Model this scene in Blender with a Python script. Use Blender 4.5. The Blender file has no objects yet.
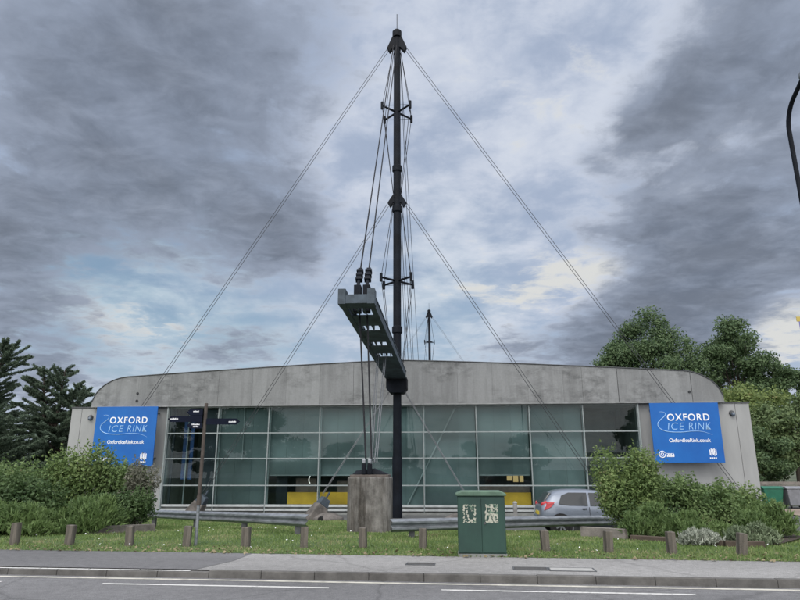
import bpy, bmesh, math, random
import numpy as np
from mathutils import Vector, Matrix

random.seed(7)
RNG = np.random.default_rng(7)
scene = bpy.context.scene
COL = scene.collection
PI = math.pi
EYE = 1.75

# ------------------------------------------------------------------ materials
def nodes_of(name):
    m = bpy.data.materials.new(name); m.use_nodes = True
    nt = m.node_tree; nt.nodes.clear()
    out = nt.nodes.new('ShaderNodeOutputMaterial')
    return m, nt, out

def lnk(nt, a, b): nt.links.new(a, b)

def mat(name, col, rough=0.7, var=0.25, scale=4.0, bump=0.0, bscale=None, metal=0.0,
        stretch=(1, 1, 1), col2=None, detail=6, spec=0.4, island=0.0, lo=0.35, hi=0.65, coat=0.0):
    """principled surface whose colour wanders between col and col2 with a noise"""
    m, nt, out = nodes_of(name)
    p = nt.nodes.new('ShaderNodeBsdfPrincipled')
    tc = nt.nodes.new('ShaderNodeTexCoord')
    mp = nt.nodes.new('ShaderNodeMapping'); mp.inputs['Scale'].default_value = stretch
    n = nt.nodes.new('ShaderNodeTexNoise')
    n.inputs['Scale'].default_value = scale; n.inputs['Detail'].default_value = detail
    n.inputs['Roughness'].default_value = 0.62
    r = nt.nodes.new('ShaderNodeValToRGB')
    if col2 is None:
        col2 = tuple(c * (1 - var) for c in col); c1 = tuple(c * (1 + var * .6) for c in col)
    else:
        c1 = col
    r.color_ramp.elements[0].position = lo; r.color_ramp.elements[0].color = (*col2, 1)
    r.color_ramp.elements[1].position = hi; r.color_ramp.elements[1].color = (*c1, 1)
    lnk(nt, tc.outputs['Object'], mp.inputs['Vector']); lnk(nt, mp.outputs[0], n.inputs['Vector'])
    lnk(nt, n.outputs['Fac'], r.inputs['Fac'])
    csock = r.outputs['Color']
    if island:
        g = nt.nodes.new('ShaderNodeNewGeometry')
        mr = nt.nodes.new('ShaderNodeMapRange')
        mr.inputs['To Min'].default_value = 1 - island; mr.inputs['To Max'].default_value = 1 + island
        lnk(nt, g.outputs['Random Per Island'], mr.inputs['Value'])
        mx = nt.nodes.new('ShaderNodeVectorMath'); mx.operation = 'SCALE'
        lnk(nt, csock, mx.inputs[0]); lnk(nt, mr.outputs[0], mx.inputs['Scale'])
        csock = mx.outputs[0]
    lnk(nt, csock, p.inputs['Base Color'])
    p.inputs['Roughness'].default_value = rough; p.inputs['Metallic'].default_value = metal
    p.inputs['Specular IOR Level'].default_value = spec
    p.inputs['Coat Weight'].default_value = coat
    if bump:
        b = nt.nodes.new('ShaderNodeBump'); b.inputs['Strength'].default_value = bump
        b.inputs['Distance'].default_value = 0.02
        n2 = nt.nodes.new('ShaderNodeTexNoise'); n2.inputs['Scale'].default_value = bscale or scale * 6
        n2.inputs['Detail'].default_value = 5
        lnk(nt, tc.outputs['Object'], n2.inputs['Vector'])
        lnk(nt, n2.outputs['Fac'], b.inputs['Height']); lnk(nt, b.outputs[0], p.inputs['Normal'])
    lnk(nt, p.outputs[0], out.inputs['Surface'])
    return m

def leaf_mat(name, a, b, c=None, trans=0.35, rough=0.55, pb=0.8, pc=0.97, ns=1.3):
    """leaves: each leaf has its own tone between a and b; now and then c"""
    m, nt, out = nodes_of(name)
    g = nt.nodes.new('ShaderNodeNewGeometry')
    tc = nt.nodes.new('ShaderNodeTexCoord')
    n = nt.nodes.new('ShaderNodeTexNoise'); n.inputs['Scale'].default_value = ns; n.inputs['Detail'].default_value = 3
    lnk(nt, tc.outputs['Object'], n.inputs['Vector'])
    ma = nt.nodes.new('ShaderNodeMath'); ma.operation = 'MULTIPLY_ADD'
    ma.inputs[1].default_value = 0.55
    n2 = nt.nodes.new('ShaderNodeMath'); n2.operation = 'MULTIPLY_ADD'
    n2.inputs[1].default_value = 1.5; n2.inputs[2].default_value = -0.52
    lnk(nt, n.outputs['Fac'], n2.inputs[0])
    lnk(nt, g.outputs['Random Per Island'], ma.inputs[0]); lnk(nt, n2.outputs[0], ma.inputs[2])
    r = nt.nodes.new('ShaderNodeValToRGB'); e = r.color_ramp.elements
    e[0].position = 0; e[0].color = (*a, 1); e[1].position = pb; e[1].color = (*b, 1)
    if c:
        x = r.color_ramp.elements.new(pc); x.color = (*c, 1)
    lnk(nt, ma.outputs[0], r.inputs['Fac'])
    p = nt.nodes.new('ShaderNodeBsdfPrincipled'); p.inputs['Roughness'].default_value = rough
    p.inputs['Specular IOR Level'].default_value = 0.3
    t = nt.nodes.new('ShaderNodeBsdfTranslucent'); mix = nt.nodes.new('ShaderNodeMixShader')
    mix.inputs[0].default_value = trans
    lnk(nt, r.outputs[0], p.inputs['Base Color']); lnk(nt, r.outputs[0], t.inputs['Color'])
    lnk(nt, p.outputs[0], mix.inputs[1]); lnk(nt, t.outputs[0], mix.inputs[2])
    lnk(nt, mix.outputs[0], out.inputs['Surface'])
    return m

def glass_mat(name, tint, refl=1.4, rough=0.0):
    m, nt, out = nodes_of(name)
    tr = nt.nodes.new('ShaderNodeBsdfTransparent'); tr.inputs['Color'].default_value = (*tint, 1)
    gl = nt.nodes.new('ShaderNodeBsdfGlossy'); gl.inputs['Roughness'].default_value = rough
    gl.inputs['Color'].default_value = (0.85, 0.95, 0.95, 1)
    fr = nt.nodes.new('ShaderNodeFresnel'); fr.inputs['IOR'].default_value = 1.5
    mu = nt.nodes.new('ShaderNodeMath'); mu.operation = 'MULTIPLY'; mu.inputs[1].default_value = refl
    mix = nt.nodes.new('ShaderNodeMixShader')
    lnk(nt, fr.outputs[0], mu.inputs[0]); lnk(nt, mu.outputs[0], mix.inputs[0])
    lnk(nt, tr.outputs[0], mix.inputs[1]); lnk(nt, gl.outputs[0], mix.inputs[2])
    lnk(nt, mix.outputs[0], out.inputs['Surface'])
    return m

def emit_mat(name, col, s):
    m, nt, out = nodes_of(name)
    e = nt.nodes.new('ShaderNodeEmission'); e.inputs['Color'].default_value = (*col, 1); e.inputs['Strength'].default_value = s
    lnk(nt, e.outputs[0], out.inputs['Surface'])
    return m

def asphalt_mat(name, col, big=0.35, grit=0.35, crack=0.0):
    m, nt, out = nodes_of(name)
    p = nt.nodes.new('ShaderNodeBsdfPrincipled'); p.inputs['Roughness'].default_value = 0.88
    p.inputs['Specular IOR Level'].default_value = 0.25
    tc = nt.nodes.new('ShaderNodeTexCoord')
    def noise(scale, detail, stretch=None):
        n = nt.nodes.new('ShaderNodeTexNoise'); n.inputs['Scale'].default_value = scale; n.inputs['Detail'].default_value = detail
        if stretch:
            mp = nt.nodes.new('ShaderNodeMapping'); mp.inputs['Scale'].default_value = stretch
            lnk(nt, tc.outputs['Object'], mp.inputs['Vector']); lnk(nt, mp.outputs[0], n.inputs['Vector'])
        else:
            lnk(nt, tc.outputs['Object'], n.inputs['Vector'])
        return n.outputs['Fac']
    def rng(s, a, b, f0=0.3, f1=0.7):
        mr = nt.nodes.new('ShaderNodeMapRange'); mr.inputs['From Min'].default_value = f0; mr.inputs['From Max'].default_value = f1
        mr.inputs['To Min'].default_value = a; mr.inputs['To Max'].default_value = b
        lnk(nt, s, mr.inputs['Value']); return mr.outputs[0]
    def mul(a, b):
        x = nt.nodes.new('ShaderNodeMath'); x.operation = 'MULTIPLY'; lnk(nt, a, x.inputs[0]); lnk(nt, b, x.inputs[1]); return x.outputs[0]
    f = mul(rng(noise(0.5, 5, (0.35, 1, 1)), 1 - big, 1 + big), rng(noise(90, 3), 1 - grit, 1 + grit))
    f = mul(f, rng(noise(7, 5), 0.88, 1.12))
    if crack:
        v = nt.nodes.new('ShaderNodeTexVoronoi'); v.feature = 'DISTANCE_TO_EDGE'; v.inputs['Scale'].default_value = 0.35
        n = nt.nodes.new('ShaderNodeTexNoise'); n.inputs['Scale'].default_value = 1.2; n.inputs['Detail'].default_value = 6
        ad = nt.nodes.new('ShaderNodeMix'); ad.data_type = 'RGBA'; ad.inputs[0].default_value = 0.25
        lnk(nt, tc.outputs['Object'], n.inputs['Vector']); lnk(nt, tc.outputs['Object'], ad.inputs[6]); lnk(nt, n.outputs['Color'], ad.inputs[7])
        lnk(nt, ad.outputs[2], v.inputs['Vector'])
        f = mul(f, rng(v.outputs['Distance'], 1 - crack, 1, 0.0, 0.012))
    sc = nt.nodes.new('ShaderNodeVectorMath'); sc.operation = 'SCALE'; sc.inputs[0].default_value = col
    lnk(nt, f, sc.inputs['Scale']); lnk(nt, sc.outputs[0], p.inputs['Base Color'])
    b = nt.nodes.new('ShaderNodeBump'); b.inputs['Strength'].default_value = 0.35; b.inputs['Distance'].default_value = 0.01
    lnk(nt, noise(120, 2), b.inputs['Height']); lnk(nt, b.outputs[0], p.inputs['Normal'])
    lnk(nt, p.outputs[0], out.inputs['Surface'])
    return m

def fascia_mat():
    """weathered fibre-cement: pale grey, soot in blotches, streaks running down"""
    m, nt, out = nodes_of('weathered_fascia')
    p = nt.nodes.new('ShaderNodeBsdfPrincipled'); p.inputs['Roughness'].default_value = 0.75; p.inputs['Specular IOR Level'].default_value = 0.3
    tc = nt.nodes.new('ShaderNodeTexCoord'); g = nt.nodes.new('ShaderNodeNewGeometry')
    def noise(scale, stretch, detail=6, rough=0.65):
        mp = nt.nodes.new('ShaderNodeMapping'); mp.inputs['Scale'].default_value = stretch
        n = nt.nodes.new('ShaderNodeTexNoise'); n.inputs['Scale'].default_value = scale; n.inputs['Detail'].default_value = detail
        n.inputs['Roughness'].default_value = rough
        lnk(nt, tc.outputs['Object'], mp.inputs['Vector']); lnk(nt, mp.outputs[0], n.inputs['Vector']); return n.outputs['Fac']
    def rng(s, a, b, f0, f1):
        mr = nt.nodes.new('ShaderNodeMapRange'); mr.inputs['From Min'].default_value = f0; mr.inputs['From Max'].default_value = f1
        mr.inputs['To Min'].default_value = a; mr.inputs['To Max'].default_value = b
        lnk(nt, s, mr.inputs['Value']); return mr.outputs[0]
    def op(o, a, b):
        x = nt.nodes.new('ShaderNodeMath'); x.operation = o
        for i, q in enumerate((a, b)):
            if isinstance(q, (int, float)): x.inputs[i].default_value = q
            else: lnk(nt, q, x.inputs[i])
        return x.outputs[0]
    streak = rng(noise(2.4, (1, 1, 0.10)), 0.84, 1.06, 0.36, 0.6)
    blotch = rng(noise(0.30, (1, 1, 1.4), 3), 0.0, 1.0, 0.45, 0.58)
    mott = rng(noise(1.7, (0.9, 1, 1.6), 8, 0.75), 0.55, 1.06, 0.36, 0.60)
    dirty = op('ADD', op('MULTIPLY', blotch, mott), op('SUBTRACT', 1.0, blotch))
    f = op('MULTIPLY', op('MULTIPLY', streak, dirty), rng(g.outputs['Random Per Island'], 0.88, 1.08, 0, 1))
    f = op('MULTIPLY', f, rng(noise(9, (1, 1, 1)), 0.9, 1.08, 0.3, 0.7))
    sc = nt.nodes.new('ShaderNodeVectorMath'); sc.operation = 'SCALE'; sc.inputs[0].default_value = (0.222, 0.231, 0.233)
    lnk(nt, f, sc.inputs['Scale']); lnk(nt, sc.outputs[0], p.inputs['Base Color'])
    lnk(nt, p.outputs[0], out.inputs['Surface'])
    return m

M = {}
M['fascia'] = fascia_mat()
M['cladding'] = mat('pale_cladding', (0.31, 0.318, 0.315), 0.6, 0.10, 1.2, stretch=(1, 1, 0.25), island=0.04)
M['joint'] = mat('dark_joint', (0.03, 0.032, 0.035), 0.8, 0.2)
M['flashing'] = mat('roof_flashing', (0.06, 0.065, 0.07), 0.5, 0.3, 3)
M['soffit'] = mat('eaves_gutter', (0.22, 0.23, 0.23), 0.5, 0.25, 2)
M['roofing'] = mat('roof_membrane', (0.25, 0.26, 0.27), 0.7, 0.2, 0.4)
M['frame'] = mat('glazing_aluminium', (0.27, 0.31, 0.31), 0.45, 0.15, 5)
M['sill'] = mat('white_sill', (0.40, 0.43, 0.43), 0.5, 0.2, 2)
M['plinth'] = mat('plinth_concrete', (0.20, 0.21, 0.20), 0.8, 0.3, 1.5)
M['pane'] = glass_mat('window_glass', (0.70, 0.80, 0.80), .72)
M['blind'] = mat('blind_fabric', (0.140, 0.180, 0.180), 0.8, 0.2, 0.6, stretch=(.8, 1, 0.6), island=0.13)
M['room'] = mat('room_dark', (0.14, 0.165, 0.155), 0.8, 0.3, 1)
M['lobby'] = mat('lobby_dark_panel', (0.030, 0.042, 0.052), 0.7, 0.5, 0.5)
M['yellow'] = mat('yellow_counter', (0.74, 0.43, 0.04), 0.5, 0.12, 2)
M['counter'] = mat('brown_counter', (0.17, 0.13, 0.11), 0.6, 0.3, 2)
M['warm'] = emit_mat('warm_light', (1.0, 0.72, 0.32), 0.50)
M['white_lamp'] = emit_mat('white_light', (1.0, 0.98, 0.92), 1.6)
M['banner_blue'] = mat('banner_blue', (0.014, 0.055, 0.17), 0.6, 0.4, 2)
M['steel'] = mat('dark_painted_steel', (0.006, 0.0085, 0.0135), 0.6, 0.5, 1.2, spec=0.14)
M['steel_worn'] = mat('worn_painted_steel', (0.060, 0.080, 0.100), 0.6, 0.4, 2, spec=0.25)
M['cable'] = mat('steel_cable', (0.012, 0.013, 0.016), 0.6, 0.3, 8, spec=.2)
M['stay'] = mat('stay_wire', (0.050, 0.053, 0.058), 0.55, 0.3, 8, spec=.3)
M['rope'] = mat('tie_rod_grey', (0.13, 0.14, 0.15), 0.45, 0.3, 8)
M['galv'] = mat('galvanised_steel', (0.25, 0.27, 0.29), 0.45, 0.35, 3, metal=0.5, stretch=(1, 1, 3), bump=0.06)
M['galv_dark'] = mat('dull_galvanised', (0.10, 0.105, 0.11), 0.6, 0.3, 4, metal=0.3)
M['timber'] = mat('weathered_timber', (0.112, 0.100, 0.084), 0.85, 0.55, 9, stretch=(1, 1, 0.12), bump=0.5, bscale=40)
M['kerb'] = mat('kerb_concrete', (0.26, 0.26, 0.25), 0.85, 0.3, 3, bump=0.3, bscale=50)
M['bedwall'] = mat('bed_edging', (0.19, 0.172, 0.155), 0.85, 0.4, 2.5, bump=0.5, bscale=25)
M['anchor'] = mat('anchor_concrete', (0.125, 0.115, 0.105), 0.9, 0.45, 3, bump=0.5, bscale=25)
M['soil'] = mat('dark_soil', (0.045, 0.034, 0.026), 0.95, 0.4, 5, bump=0.6)
M['road'] = asphalt_mat('road_asphalt', (0.145, 0.146, 0.150), 0.18, 0.40, 0.25)
M['pave'] = asphalt_mat('pavement_asphalt', (0.235, 0.234, 0.230), 0.16, 0.36, 0.2)
M['drive'] = asphalt_mat('driveway_asphalt', (0.135, 0.136, 0.140), 0.2, 0.42)
M['carpark'] = asphalt_mat('car_park_asphalt', (0.085, 0.088, 0.088), 0.3, 0.3)
M['path'] = asphalt_mat('gravel_path', (0.27, 0.22, 0.18), 0.2, 0.3)
M['line_white'] = mat('road_paint_white', (0.58, 0.58, 0.56), 0.7, 0.35, 14, lo=0.30, hi=0.48, col2=(.26,.26,.26))
M['line_worn'] = mat('road_paint_worn', (0.42, 0.41, 0.36), 0.8, 0.45, 3, lo=0.3, hi=0.55)
M['grass_base'] = mat('turf', (0.085, 0.125, 0.040), 0.9, 0.3, 1.6, bump=0.8, bscale=40, col2=(0.045, 0.085, 0.026))
M['ground'] = mat('ground_rough', (0.07, 0.085, 0.05), 0.95, 0.4, 0.1)
M['lid'] = mat('bin_green', (0.02, 0.14, 0.085), 0.45, 0.2, 3)
M['bin_grey'] = mat('bin_grey', (0.20, 0.21, 0.23), 0.5, 0.2, 3)
M['black'] = mat('black_rubber', (0.012, 0.012, 0.013), 0.7, 0.2)
M['bark'] = mat('bark', (0.06, 0.048, 0.038), 0.9, 0.4, 5, stretch=(1, 1, .2), bump=0.6)
M['white'] = mat('sign_white', (0.80, 0.82, 0.84), 0.5, 0.04)
M['sky_blue'] = mat('sign_light_blue', (0.30, 0.52, 0.80), 0.5, 0.05)

def block_mat():
    m, nt, out = nodes_of('stained_concrete')
    p = nt.nodes.new('ShaderNodeBsdfPrincipled'); p.inputs['Roughness'].default_value = 0.88; p.inputs['Specular IOR Level'].default_value = 0.25
    tc = nt.nodes.new('ShaderNodeTexCoord')
    def noise(scale, stretch, d=7):
        mp = nt.nodes.new('ShaderNodeMapping'); mp.inputs['Scale'].default_value = stretch
        n = nt.nodes.new('ShaderNodeTexNoise'); n.inputs['Scale'].default_value = scale; n.inputs['Detail'].default_value = d; n.inputs['Roughness'].default_value = .7
        lnk(nt, tc.outputs['Object'], mp.inputs['Vector']); lnk(nt, mp.outputs[0], n.inputs['Vector']); return n.outputs['Fac']
    r1 = nt.nodes.new('ShaderNodeValToRGB'); e = r1.color_ramp.elements
    e[0].position = .40; e[0].color = (.075, .068, .060, 1); e[1].position = .60; e[1].color = (.205, .198, .186, 1)
    lnk(nt, noise(4.0, (1, 1, .10)), r1.inputs['Fac'])
    r2 = nt.nodes.new('ShaderNodeValToRGB'); e = r2.color_ramp.elements
    e[0].position = .38; e[0].color = (.55, .55, .55, 1); e[1].position = .62; e[1].color = (1.1, 1.1, 1.1, 1)
    lnk(nt, noise(3.0, (1, 1, .8)), r2.inputs['Fac'])
    mx = nt.nodes.new('ShaderNodeVectorMath'); mx.operation = 'MULTIPLY'
    lnk(nt, r1.outputs[0], mx.inputs[0]); lnk(nt, r2.outputs[0], mx.inputs[1]); lnk(nt, mx.outputs[0], p.inputs['Base Color'])
    b = nt.nodes.new('ShaderNodeBump'); b.inputs['Strength'].default_value = .5; b.inputs['Distance'].default_value = .02
    lnk(nt, noise(20, (1, 1, 1)), b.inputs['Height']); lnk(nt, b.outputs[0], p.inputs['Normal'])
    lnk(nt, p.outputs[0], out.inputs['Surface']); return m
M['block'] = block_mat()
M['cabinet'] = mat('cabinet_green_paint', (0.024, 0.066, 0.050), 0.6, 0.22, 2.5, stretch=(1, 1, .5), bump=0.08, col2=(0.016, 0.042, 0.035), lo=.3, hi=.7)
M['poster'] = mat('torn_poster', (0.40, 0.40, 0.33), 0.8, 0.3, 14, col2=(0.10, 0.17, 0.12), lo=.42, hi=.52)
M['board'] = mat('sign_blue', (0.004, 0.120, 0.420), 0.5, 0.10, 0.5, col2=(0.003, 0.088, 0.350))
M['board_edge'] = mat('sign_edge', (0.02, 0.05, 0.16), 0.5, 0.1)
M['post_brown'] = mat('brown_painted_post', (0.068, 0.056, 0.047), 0.7, 0.3, 6)
M['finger'] = mat('dark_navy_sign', (0.006, 0.009, 0.020), 0.7, 0.2, spec=.1)

# ------------------------------------------------------------------ mesh helpers
class MB:
    def __init__(s): s.v = []; s.f = []
    def add(s, vs, fs):
        o = len(s.v); s.v += [tuple(x) for x in vs]; s.f += [tuple(i + o for i in f) for f in fs]
    def box(s, x0, x1, y0, y1, z0, z1):
        s.add([(x0, y0, z0), (x1, y0, z0), (x1, y1, z0), (x0, y1, z0), (x0, y0, z1), (x1, y0, z1), (x1, y1, z1), (x0, y1, z1)],
              [(0, 3, 2, 1), (4, 5, 6, 7), (0, 1, 5, 4), (1, 2, 6, 5), (2, 3, 7, 6), (3, 0, 4, 7)])
    def hull8(s, a, b):
        """two quads (lists of 4 pts, same winding) joined"""
        s.add(list(a) + list(b), [(0, 3, 2, 1), (4, 5, 6, 7), (0, 1, 5, 4), (1, 2, 6, 5), (2, 3, 7, 6), (3, 0, 4, 7)])
    def bar(s, p, q, w, h, up=(0, 0, 1)):
        p = Vector(p); q = Vector(q); d = (q - p).normalized(); up = Vector(up)
        x = d.cross(up)
        if x.length < 1e-4: x = d.cross(Vector((1, 0, 0)))
        x.normalize(); u = x.cross(d)
        def ring(c): return [c - x * w / 2 - u * h / 2, c + x * w / 2 - u * h / 2, c + x * w / 2 + u * h / 2, c - x * w / 2 + u * h / 2]
        s.hull8(ring(p), ring(q))
    def tube(s, pts, r, n=8, caps=True):
        pts = [Vector(p) for p in pts]; rs = r if isinstance(r, (list, tuple)) else [r] * len(pts)
        o = len(s.v); rings = []
        ref = None
        for i, p in enumerate(pts):
            d = (pts[min(i + 1, len(pts) - 1)] - pts[max(i - 1, 0)]).normalized()
            if ref is None:
                ref = d.orthogonal().normalized()
            x = (ref - d * ref.dot(d)).normalized(); ref = x; y = d.cross(x)
            for k in range(n):
                a = 2 * PI * k / n; s.v.append(tuple(p + (x * math.cos(a) + y * math.sin(a)) * rs[i]))
        for i in range(len(pts) - 1):
            for k in range(n):
                a = o + i * n + k; b = o + i * n + (k + 1) % n
                s.f.append((a, b, b + n, a + n))
        if caps:
            s.f.append(tuple(o + k for k in range(n))[::-1]); s.f.append(tuple(o + (len(pts) - 1) * n + k for k in range(n)))
    def prism(s, poly, axis, a, b):
        """poly of 2D points extruded between a and b along axis 'x','y' or 'z'"""
        def P(u, v, t): return {'x': (t, u, v), 'y': (u, t, v), 'z': (u, v, t)}[axis]
        n = len(poly); o = len(s.v)
        s.v += [P(u, v, a) for u, v in poly] + [P(u, v, b) for u, v in poly]
        s.f.append(tuple(o + i for i in range(n))); s.f.append(tuple(o + n + i for i in range(n))[::-1])
        for i in range(n):
            j = (i + 1) % n; s.f.append((o + i, o + n + i, o + n + j, o + j))
    def build(s, name, m, parent=None, bevel=0.0, smooth=False, seg=2):
        me = bpy.data.meshes.new(name); me.from_pydata(s.v, [], s.f)
        bm = bmesh.new(); bm.from_mesh(me); bmesh.ops.recalc_face_normals(bm, faces=bm.faces); bm.to_mesh(me); bm.free()
        return link(name, me, m, parent, bevel, smooth, seg)

def link(name, me, m, parent=None, bevel=0.0, smooth=False, seg=2):
    o = bpy.data.objects.new(name, me); COL.objects.link(o)
    if m is not None: me.materials.append(m)
    if parent is not None: o.parent = parent
    if bevel:
        b = o.modifiers.new('bevel', 'BEVEL'); b.width = bevel; b.segments = seg; b.limit_method = 'ANGLE'; b.angle_limit = math.radians(40)
    if smooth:
        me.polygons.foreach_set('use_smooth', [True] * len(me.polygons))
        try: me.set_sharp_from_angle(angle=math.radians(40))
        except Exception: pass
    return o

def np_mesh(name, V, F, m, parent=None, smooth=False):
    """V (n,3), F (k,3 or 4) arrays"""
    me = bpy.data.meshes.new(name); k, c = F.shape
    me.vertices.add(len(V)); me.vertices.foreach_set('co', V.astype(np.float32).ravel())
    me.loops.add(k * c); me.loops.foreach_set('vertex_index', F.astype(np.int32).ravel())
    me.polygons.add(k); me.polygons.foreach_set('loop_start', np.arange(0, k * c, c, dtype=np.int32))
    me.update(calc_edges=True); me.validate()
    o = link(name, me, m, parent)
    if smooth: me.polygons.foreach_set('use_smooth', [True] * k)
    return o

def thing(name, label, cat, loc=(0, 0, 0), rz=0.0, group=None):
    o = bpy.data.objects.new(name, None); COL.objects.link(o)
    o.location = loc; o.rotation_euler = (0, 0, rz); o.empty_display_size = 0.3
    return tag(o, label, cat, group)

def tag(o, label, cat, group=None, kind=None):
    o['label'] = label; o['category'] = cat
    if group: o['group'] = group
    if kind: o['kind'] = kind
    return o

def struct(o, label=None):
    o['kind'] = 'structure'
    if label: o['label'] = label
    return o

def copy_tree(o, parent=None):
    c = o.copy(); COL.objects.link(c); c.parent = parent
    for ch in list(o.children): copy_tree(ch, c)
    return c

def text_mesh(body, size, offset=0.0, shear=0.0, extrude=0.004, spacing=1.0, align='LEFT'):
    cu = bpy.data.curves.new('lettering', 'FONT'); cu.body = body; cu.size = size; cu.offset = offset
    cu.shear = shear; cu.extrude = extrude; cu.space_character = spacing; cu.align_x = align
    o = bpy.data.objects.new('lettering', cu); COL.objects.link(o)
    dg = bpy.context.evaluated_depsgraph_get(); dg.update()
    me = bpy.data.meshes.new_from_object(o.evaluated_get(dg))
    bpy.data.objects.remove(o); bpy.data.curves.remove(cu)
    return me

# ------------------------------------------------------------------ frames of reference
YAW = math.radians(3.8)                   # the hall's axis, seen from above
A = np.array([math.sin(YAW), math.cos(YAW)]); S = np.array([math.cos(YAW), -math.sin(YAW)])
O = np.array([-0.16, 34.0])               # foot of the near mast
def W(s, a, z=0.0):
    q = O + S * s + A * a; return (q[0], q[1], z)

def verge_y(x): return 13.25 - 0.118 * x
def kerb_y(x): return 11.10 - 0.105 * x
_HX = [-400, 0, 2.5, 5.8, 8.2, 9.8, 24, 600]; _HZ = [0, 0, 0.0, -0.13, -0.34, -0.60, -1.0, -1.0]
def gh(x, y):
    """ground height beyond the pavement"""
    return float(np.interp(y - verge_y(x), _HX, _HZ))

# ------------------------------------------------------------------ ground, road, pavement
def sheet(name, m, xs, yfun0, yfun1, ny, zfun, off=0.0, label=None):
    mb = MB(); xs = list(xs); ts = np.linspace(0, 1, ny)
    for x in xs:
        for t in ts:
            y = yfun0(x) * (1 - t) + yfun1(x) * t
            mb.v.append((x, y, zfun(x, y) + off))
    for i in range(len(xs) - 1):
        for j in range(ny - 1):
            a = i * ny + j; mb.f.append((a, a + ny, a + ny + 1, a + 1))
    o = mb.build(name, m, smooth=True); struct(o, label); return o

mb = MB(); mb.add([(-2500, -2500, -1.25), (2500, -2500, -1.25), (2500, 2500, -1.25), (-2500, 2500, -1.25)], [(0, 1, 2, 3)])
struct(mb.build('ground', M['ground']))
XS = list(np.linspace(-120, -24, 9)) + list(np.linspace(-20, 20, 41)) + list(np.linspace(24, 120, 9))
# car park: from the edge of the verge to well past the building
sheet('car_park', M['carpark'], XS, lambda x: verge_y(x) + 3.0, lambda x: verge_y(x) + 34, 40, gh, -0.03)
def turf_depth(x):
    return float(np.interp(x, [-60, -13, -11, -1.8, 0.2, 60], [19, 19, 17.4, 17.4, 9.6, 9.6]))
sheet('verge', M['grass_base'], list(np.linspace(-60, -16, 12)) + list(np.linspace(-15, 17, 81)) + list(np.linspace(18, 60, 11)),
      lambda x: verge_y(x), lambda x: verge_y(x) + turf_depth(x), 30, gh, 0.0)
flat = lambda x, y: 0.0
sheet('pavement', M['pave'], XS, lambda x: kerb_y(x) + 0.135, lambda x: verge_y(x) + 0.02, 3, flat, -0.006)
sheet('road', M['road'], XS, lambda x: kerb_y(x) - 8.2, kerb_y, 5, lambda x, y: -0.115)
sheet('far_pavement', M['pave'], XS, lambda x: kerb_y(x) - 30, lambda x: kerb_y(x) - 8.2, 3, flat, -0.01)
# dark tarmac of the crossing on the left, laid into the pavement
mb = MB()
def dpt(x, t):  # t=0 at the kerb, 1 at the verge
    return (x, kerb_y(x) + 0.135 + t * (verge_y(x) + 0.02 - kerb_y(x) - 0.135), -0.002)
mb.add([dpt(-60, 0), dpt(-3.55, 0), dpt(-3.15, .5), dpt(-3.02, 1), dpt(-60, 1)], [(0, 1, 2, 3, 4)])
struct(mb.build('driveway', M['drive']))
# kerb stones
mb = MB(); x = -60.0
while x < 60:
    x1 = x + 0.910
    j = RNG.uniform(-.004, .004)
    z = 0.004 if x > -3.6 else -0.022
    a = [(x, kerb_y(x), -0.13), (x1, kerb_y(x1), -0.13), (x1, kerb_y(x1) + .13, -0.13), (x, kerb_y(x) + .13, -0.13)]
    b = [(x, kerb_y(x) + .012, z + j), (x1, kerb_y(x1) + .012, z + j), (x1, kerb_y(x1) + .13, z + j), (x, kerb_y(x) + .13, z + j)]
    mb.hull8(a, b); x += 0.915
o = mb.build('kerb', mat('kerb_stone', (0.108, 0.105, 0.099), 0.85, 0.35, 3, bump=0.3, bscale=50, island=0.07), bevel=0.012)
struct(o)
# pale lip of the dropped kerb
mb = MB()
for i in range(24):
    xa = -3.62 - i * 0.92; xb = xa - 0.905
    mb.add([(xb, kerb_y(xb) + .03, -0.0145), (xa, kerb_y(xa) + .03, -0.0145), (xa, kerb_y(xa) + .12, -0.0145), (xb, kerb_y(xb) + .12, -0.0145)], [(0, 1, 2, 3)])
struct(mb.build('kerb_marking', M['line_white']))
# cycle lane dashes, edge line
def stripe(name, m, segs, off, w, z):
    mb = MB()
    for xa, xb in segs:
        n = max(2, int((xb - xa) / 0.5)); xs = np.linspace(xa, xb, n)
        o_ = len(mb.v)
        for x in xs:
            y = kerb_y(x) - off
            mb.v += [(x, y - w / 2, z), (x, y + w / 2, z)]
        for i in range(n - 1): mb.f.append((o_ + 2 * i, o_ + 2 * i + 2, o_ + 2 * i + 3, o_ + 2 * i + 1))
    return struct(mb.build(name, m))
segs = [(-4.84 + k * 5.47, -4.84 + k * 5.47 + 3.72) for k in range(-8, 9)]
stripe('lane_marking', M['line_white'], segs, 0.68, 0.085, -0.111)
stripe('edge_marking', M['line_worn'], [(-60, 60)], 0.19, 0.10, -0.111)
# covers in the pavement
def cover(name, x0, x1, y0, y1, m, label, rim=None):
    t = thing(name, label, 'cover', ((x0 + x1) / 2, (y0 + y1) / 2, 0), -0.11)
    hx, hy = (x1 - x0) / 2, (y1 - y0) / 2
    mb = MB(); mb.box(-hx, hx, -hy, hy, -.03, .004); mb.build('lid', m, t)
    mb = MB(); f = .03
    mb.box(-hx - f, hx + f, -hy - f, -hy - .004, -.03, .006); mb.box(-hx - f, hx + f, hy + .004, hy + f, -.03, .006)
    mb.box(-hx - f, -hx - .004, -hy - .004, hy + .004, -.03, .006); mb.box(hx + .004, hx + f, -hy - .004, hy + .004, -.03, .006)
    mb.build('rim', M['galv_dark'], t)
    return t
M['iron'] = mat('cast_iron_cover', (0.07, 0.068, 0.066), 0.7, 0.3, 30, bump=.5, bscale=60)
cover('inspection_cover', .13, .60, 12.05, 12.27, M['iron'], 'small dark iron inspection cover set in the pavement left of the green cabinet', 1)
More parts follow.
